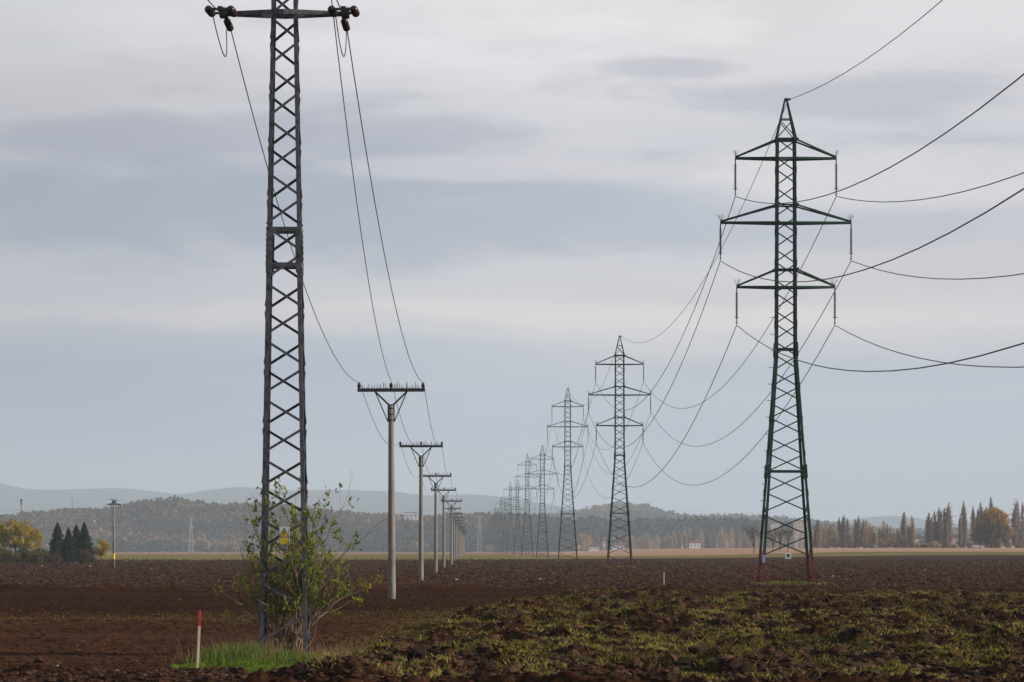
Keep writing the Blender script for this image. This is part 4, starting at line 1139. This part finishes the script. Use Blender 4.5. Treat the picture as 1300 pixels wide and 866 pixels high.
far_pylon(609, 655, 699, .62, 'faint pinkish pylon just right of the last concrete poles')
fp = far_pylon(92, 633, 650, .97, 'tiny pylon top on the skyline left of the wooded hill', 2.4)
for yy, lab in ((648, 'upper'), (652, 'lower')):
    pts = []
    xs = [(-260, 655), (27, yy), (92 + 250, yy + 4), (640, yy - 3), (900, yy)]
    P = [at(a, b, .70) for a, b in xs]
    for a, b in zip(P[:-1], P[1:]): pts += span(a, b, 1.6, 14)
    pts.append(P[-1])
    cable('overhead_wire', pts, 0.05, 'faint %s distant wire crossing in front of the wooded hill' % lab, 'distant wires', 4)

# ------------------------------------------------------------------ poplars and trees on the right
def poplar_proto(h, w, material, seed, spires=3):
    root = empty('poplar_tree')
    trunk_mesh(h * 0.8, 0.35, seed, 5, 0.01, 0.2, 0.3, 3.0).build('trunk', M['bark'], root)
    rr = np.random.default_rng(seed); n = 6500
    Ps = []; Ts = []
    sp = [(0, 0, 1.0, 1.0)] + [(rr.uniform(-.3, .3) * w, rr.uniform(-.3, .3) * w, rr.uniform(0.6, 0.92), rr.uniform(0.45, 0.7)) for _ in range(spires)]
    for sx, sy, sh, sw_ in sp:
        k = n // len(sp); t = rr.uniform(0.0, 1, k); prof = np.sin((0.06 + 0.94 * np.clip(t, 0, 1) ** 0.9) * math.pi) ** 0.55 * 0.95 + 0.04
        nb = 22; b = rr.integers(0, nb, k); az = b * 2.4 + rr.normal(0, .35, k); q = rr.uniform(0, 1, k) ** 0.8; lb = rr.uniform(0.55, 1.12, nb)[b]; t = np.clip(t * rr.uniform(0.86, 1.03, nb)[b], 0, 1)
        R = prof * w / 2 * sw_ * q * lb * (0.75 + 0.35 * np.sin(b * 5.1 + t * 11 + rr.uniform(0, 6)))
        Ps.append(np.stack([sx + np.cos(az) * R, sy + np.sin(az) * R, h * 0.07 + t * h * 0.93 * sh], -1))
        Ts.append(np.clip(0.5 + 0.25 * np.sin(b * 3.3) + rr.uniform(-.3, .3, k) , 0, 1))
    P = np.concatenate(Ps); T = np.concatenate(Ts)
    V, Fc = quads(P, rr.uniform(0.22, 0.62, len(P)), seed, 2.3, 1.4)
    npmesh('crown', V, Fc, material, root, tint=np.repeat(T, 4))
    return root
protos = [poplar_proto(20, 4.6, LM['poplar'], 51, 3), poplar_proto(20, 5.2, LM['poplar'], 52, 5), poplar_proto(20, 7.5, LM['tanpoplar'], 53, 5), poplar_proto(20, 4.8, LM['poplar'], 57, 2)]
index_children()
used = [False] * 4
def put(k, px, ytop, d, wpx, label, group, zb=None):
    global used
    o = protos[k] if not used[k] else copy_tree(protos[k]); used[k] = True
    v = at(px, 700, d); zb = gz(v.x, v.y) if zb is None else zb
    h = H + (HY - ytop) * d - zb
    w0 = (4.6, 5.2, 7.5, 4.8)[k]
    sx = 1.5 * wpx * d / w0
    o.location = (v.x, v.y, zb - 0.2); o.scale = (sx, sx, h / 20); o.rotation_euler = (0, 0, random.uniform(0, 6.28))
    tag(o, label, 'tree', group)
DR = 0.350
rowr = [(1038, 659, 9, 0), (1050, 660, 9, 2), (1058, 662, 12, 2), (1071, 653, 13, 1), (1078, 672, 8, 2), (1090, 655, 14, 1), (1100, 659, 12, 2), (1108, 666, 9, 2), (1122, 660, 12, 2), (1131, 667, 11, 2), (1139, 670, 9, 2),
        (1147.5, 650, 11, 0), (1157.5, 653, 9, 2), (1179, 651, 11, 0), (1192, 643, 12, 1), (1204.5, 638, 14, 1), (1223, 636, 10, 3), (1219, 654, 6, 3), (1235, 642, 8, 3), (1245, 638, 10, 0), (1252, 643, 9, 3), (1258, 631, 9, 0), (1291, 633, 14, 1), (1302, 655, 10, 2), (1316, 640, 14, 0), (1332, 648, 14, 1)]
kindw = ['slim grey brown', 'bushy grey brown', 'tan brown', 'narrow dark']
for i, (px, yt, w, k) in enumerate(rowr):
    put(k, px, yt, DR + random.uniform(-.006, .010), w, '%s poplar, %s from the left in the row right of the nearest pylon' % (kindw[k], nth(i)), 'poplars along the right horizon')
x_ = at(1259, 700, .335)
tree('broadleaf_tree', 'broad rounded orange and green tree among the poplars at right', 'tree', (x_.x, x_.y, gz(x_.x, x_.y)), 18,
     [(0, 0, 9.4, 6.6, 6, 7.6), (-4.5, 0, 7.6, 4.2, 4.5, 5.8), (4.6, 0, 8.4, 4.4, 4.5, 6.6), (1.5, 0, 12.5, 4.6, 4, 4.4)], 26000, 420, 0.55, LM['orange'], 61, None, 0.5, 0.55, 1, 0, 8, True,
     lambda P, t: 0.45 * t + 0.55 * np.clip((P[:, 2] - 5) / 11 + np.abs(P[:, 0]) / 22, 0, 1) + 0.0)
# low brush at the foot of the poplars
rq = random.Random(5); px = 1034; i = 0
while px < 1318:
    v = at(px, 700, DR * rq.uniform(1.0, 1.05)); hh = rq.uniform(9, 17) * DR if px < 1150 else rq.uniform(4, 10) * DR; ww = rq.uniform(9, 15) * DR / 2
    tree('brush_tree', 'low %s brush, %s from the left at the foot of the right hand poplars' % (('tan', 'brown')[i % 2], nth(i)), 'brush', (v.x, v.y, gz(v.x, v.y)), hh,
         [(0, 0, hh * .5, ww, ww, hh * .5), (ww * .6, 0, hh * .35, ww * .7, ww * .7, hh * .35)], 1300, 60, 0.55, LM['tanpoplar' if i % 2 == 0 else 'poplar'], 400 + i, 'low brush below the poplars', .12, .35, 1.3, 0.3, 4)
    px += rq.uniform(9, 15); i += 1
# open bare trees beside the nearest pylon
def bare_tree(px, ytop, d, w, seed, label):
    v = at(px, 700, d); zb = gz(v.x, v.y); h = H + (HY - ytop) * d - zb
    root = empty('bare_tree', (v.x, v.y, zb)); tag(root, label, 'tree', 'bare trees beyond the nearest pylon')
    rr = random.Random(seed); m = MB(); W_ = w * d / 2
    m.tube([(0, 0, -.3), (0.1, 0, h * .18)], [h * .018, h * .013], 6); tp = []
    def br(p, dr, L, r, dep):
        q1 = p + dr * L * .5 + Vector((rr.uniform(-1, 1), rr.uniform(-1, 1), .3)) * L * .06; q2 = p + dr * L
        m.tube([p, q1, q2], [r, r * .75, r * .5], 4)
        tp.append(q2)
        if dep:
            for _ in range(4 if dep > 1 else 5):
                a = rr.uniform(0, 6.28); s = rr.uniform(.35, .8)
                nd = (dr + Vector((math.cos(a) * s, math.sin(a) * s, rr.uniform(0, .35)))).normalized()
                br(q1.lerp(q2, rr.uniform(.2, 1)), nd, L * rr.uniform(.5, .75), r * .5, dep - 1)
    for _ in range(6):
        a = rr.uniform(0, 6.28); s = W_ / h * rr.uniform(.4, 1.7)
        br(Vector((0.1, 0, h * rr.uniform(.08, .2))), Vector((math.cos(a) * s, math.sin(a) * s, 1)).normalized(), h * rr.uniform(.32, .42), h * .011, 3)
    m.build('trunk', M['bark'], root)
    r3 = np.random.default_rng(seed); P = np.array([tuple(q) for q in tp]); P = P + r3.normal(0, h * .015, P.shape)
    V, Fc = quads(P, r3.uniform(.010, .025, len(P)) * h, seed, 2.0); npmesh('crown', V, Fc, LM['poplar'], root, tint=np.repeat(r3.uniform(0, .7, len(P)), 4))
bare_tree(957, 662, .245, 26, 71, 'round bare tree just left of the nearest pylon')
bare_tree(981, 668, .262, 14, 72, 'thin bare tree seen through the left side of the nearest pylon')
bare_tree(990, 664, .27, 12, 73, 'thin bare tree seen through the middle of the nearest pylon')
bare_tree(1000, 668, .266, 10, 74, 'thin bare tree seen through the right side of the nearest pylon')
# pale tree row in the haze
i = 0; px = 736
rw = random.Random(8)
while px < 1034:
    yt = rw.uniform(673, 682) if px < 850 else rw.uniform(668, 675)
    if not (758 < px < 776):
        put(rw.choice((0, 2, 2, 2, 2)), px, yt, .66 + rw.uniform(-.02, .03), rw.uniform(7, 11) if px < 850 else rw.uniform(6, 9), 'hazy pale tree, %s from the left in the distant row between the pylons' % nth(i), 'hazy trees in the distant row', 1.2); i += 1
    px += rw.uniform(5.5, 10)
for px, yt, w, lab in ((262, 688, 11, 'small tan tree at the foot of the wooded hill left of the bush'), (285, 690, 12, 'small grey round tree at the foot of the wooded hill'), (298, 688, 14, 'small pale brown tree closest to the bush under the hill'),
                       (622, 692, 10, 'low brown tree beside the faint pinkish pylon')):
    v = at(px, 700, .72); hh = (HY - yt) * .72 + H; w_ = w * .72 / 2
    tree('broadleaf_tree', lab, 'tree', (v.x, v.y, 0), hh, [(0, 0, hh * .55, w_, w_, hh * .45)], 1500, 60, 1.1, LM['tanpoplar'], int(px), 'small trees below the wooded hill', .3, .6)

# ------------------------------------------------------------------ distant buildings and cars
def house(name, label, cat, px, ybase, d, w, h, dp, wallm, roofm, roofh, zb=None, rows=2, cols=4, flat=False, group=None):
    v = at(px, 700, d); zb = gz(v.x, v.y) if zb is None else zb
    root = empty(name, (v.x, v.y, zb)); tag(root, label, cat, group)
    m = MB(); m.box((0, 0, h / 2 - .5), (w, dp, h + 1)); wl = m.build('wall', wallm, root)
    m = MB()
    if flat: m.box((0, 0, h + .25), (w + .4, dp + .4, .5))
    else:
        a, b = w / 2 + .3, dp / 2 + .3
        V = [(-a, -b, h), (a, -b, h), (a, b, h), (-a, b, h), (-a, 0, h + roofh), (a, 0, h + roofh)]
        m.v = V; m.f = [(0, 1, 5, 4), (2, 3, 4, 5), (1, 2, 5), (3, 0, 4), (0, 3, 2, 1)]
    rf = m.build('roof', roofm, root)
    if not flat:
        m = MB(); m.box((w * .2, 0, h + roofh + .2), (.7, .7, 1.4)); m.build('chimney', wallm, rf)
    for r_ in range(rows):
        for c_ in range(cols):
            m = MB(); m.box((-w / 2 + w * (c_ + .5) / cols, -dp / 2 - .02, h * (r_ + .55) / rows), (w / cols * .26, .12, h / rows * .34)); m.build('window', M['glass'], root)
    return root
zc = float(zh(np.array([at(522, 0, .90).x]), np.array([.885 * F]))[0])
house('mansion', 'white building on the crest of the wooded hill behind the nearest concrete pole', 'building', 522, 0, .885, 15.5, 7.4, 10, M['white'], M['slate'], 1.5, H + (HY - 659.5) * .885, 1, 3, True)
house('apartment_block', 'pale tall block seen through the nearest pylon, left one', 'building', 984, 0, .74, 8, 24, 12, M['plaster'], M['slate'], 0, None, 7, 3, True)
house('apartment_block', 'pale pink tall block seen through the nearest pylon, right one', 'building', 1016, 0, .74, 12, 26, 12, M['pinkplaster'], M['slate'], 0, None, 7, 4, True)
house('church_tower', 'slim white and pink tower left of the second pylon', 'tower', 767, 0, .64, 2.6, 7.5, 2.6, M['pinkplaster'], M['roof'], 2.6, None, 2, 1)
house('silo_hut', 'narrow pale yellow hut just right of the third pylon', 'hut', 735.3, 0, .40, 0.95, 3.9, 1.2, M['yellowplaster'] if 'yellowplaster' in M else mat('lemon plaster', (0.66, 0.62, 0.34), .8, .05, .5), M['plaster'], 0.3, None, 1, 1, True)
hl = [(1065, .372, 7, 2.6, 'plaster', 'white'), (1098, .41, 10, 3, 'white', 'slate'), (1128, .39, 7, 2.6, 'plaster', 'roof'), (1168, .43, 6, 5.0, 'plaster', 'slate'), (1174, .40, 5, 2.2, 'white', 'slate'), (1190, .375, 11, 4.2, 'slate', 'slate'), (1213, .43, 7, 5.5, 'pinkplaster', 'slate'),
      (1233, .38, 6, 2.6, 'white', 'slate'), (1244, .385, 8, 3.0, 'plaster', 'roof'), (1283, .40, 12, 4.2, 'plaster', 'roof'), (868, .7, 8, 4, 'white', 'roof'), (754, .64, 8, 3.2, 'white', 'slate'), (785, .64, 10, 3.2, 'white', 'roof'), (852, .66, 8, 3, 'white', 'slate'), (882, .64, 9, 4.5, 'white', 'roof'), (917, .66, 9, 6, 'white', 'slate')]
nm_ = {'plaster': 'cream', 'white': 'white', 'slate': 'dark grey', 'pinkplaster': 'pink'}
for i, (px, d, w, h, a, b) in enumerate(hl):
    house('house', '%s low house, %s along the horizon from the %s' % (nm_[a], nth(i if i < 10 else i - 10), 'nearest pylon rightwards' if i < 10 else 'third pylon rightwards'), 'house', px, 0, d, w, h, 8, M[a], M[b], 2.0, None, 2 if h > 5 else 1, 3, False, 'houses along the horizon')
def car(px, d, paint, label, rz=0):
    v = at(px, 700, d); root = empty('car', (v.x, v.y, gz(v.x, v.y) + .05), rz); tag(root, label, 'car', 'cars on the far road')
    m = MB(); pr = [(-2.1, .3), (2.1, .3), (2.15, .8), (1.2, .95), (.6, 1.45), (-1.2, 1.45), (-1.8, .95), (-2.15, .85)]
    m.poly([(x, -.85, z_) for x, z_ in pr], 1.7, (0, 1, 0)); m.build('body', paint, root)
    m = MB(); m.poly([(x, -.87, z_) for x, z_ in ((-1.6, .98), (1.05, .98), (.55, 1.38), (-1.15, 1.38))], 1.74, (0, 1, 0)); m.build('window', M['glass'], root)
    for x in (-1.3, 1.3):
        for y in (-.8, .8):
            m = MB(); m.tube([(x, y - .1, .32), (x, y + .1, .32)], .33, 12); m.build('wheel', M['tyre'], root)
car(1082, .335, M['cardark'], 'dark car on the far road right of the nearest pylon')
car(1103, .335, M['cardark'], 'dark car nearest the third poplar clump on the far road')
car(1109, .336, M['carwhite'], 'white car directly behind the dark car on the far road')
car(1240, .334, M['carwhite'], 'white car at the foot of the broad orange tree')
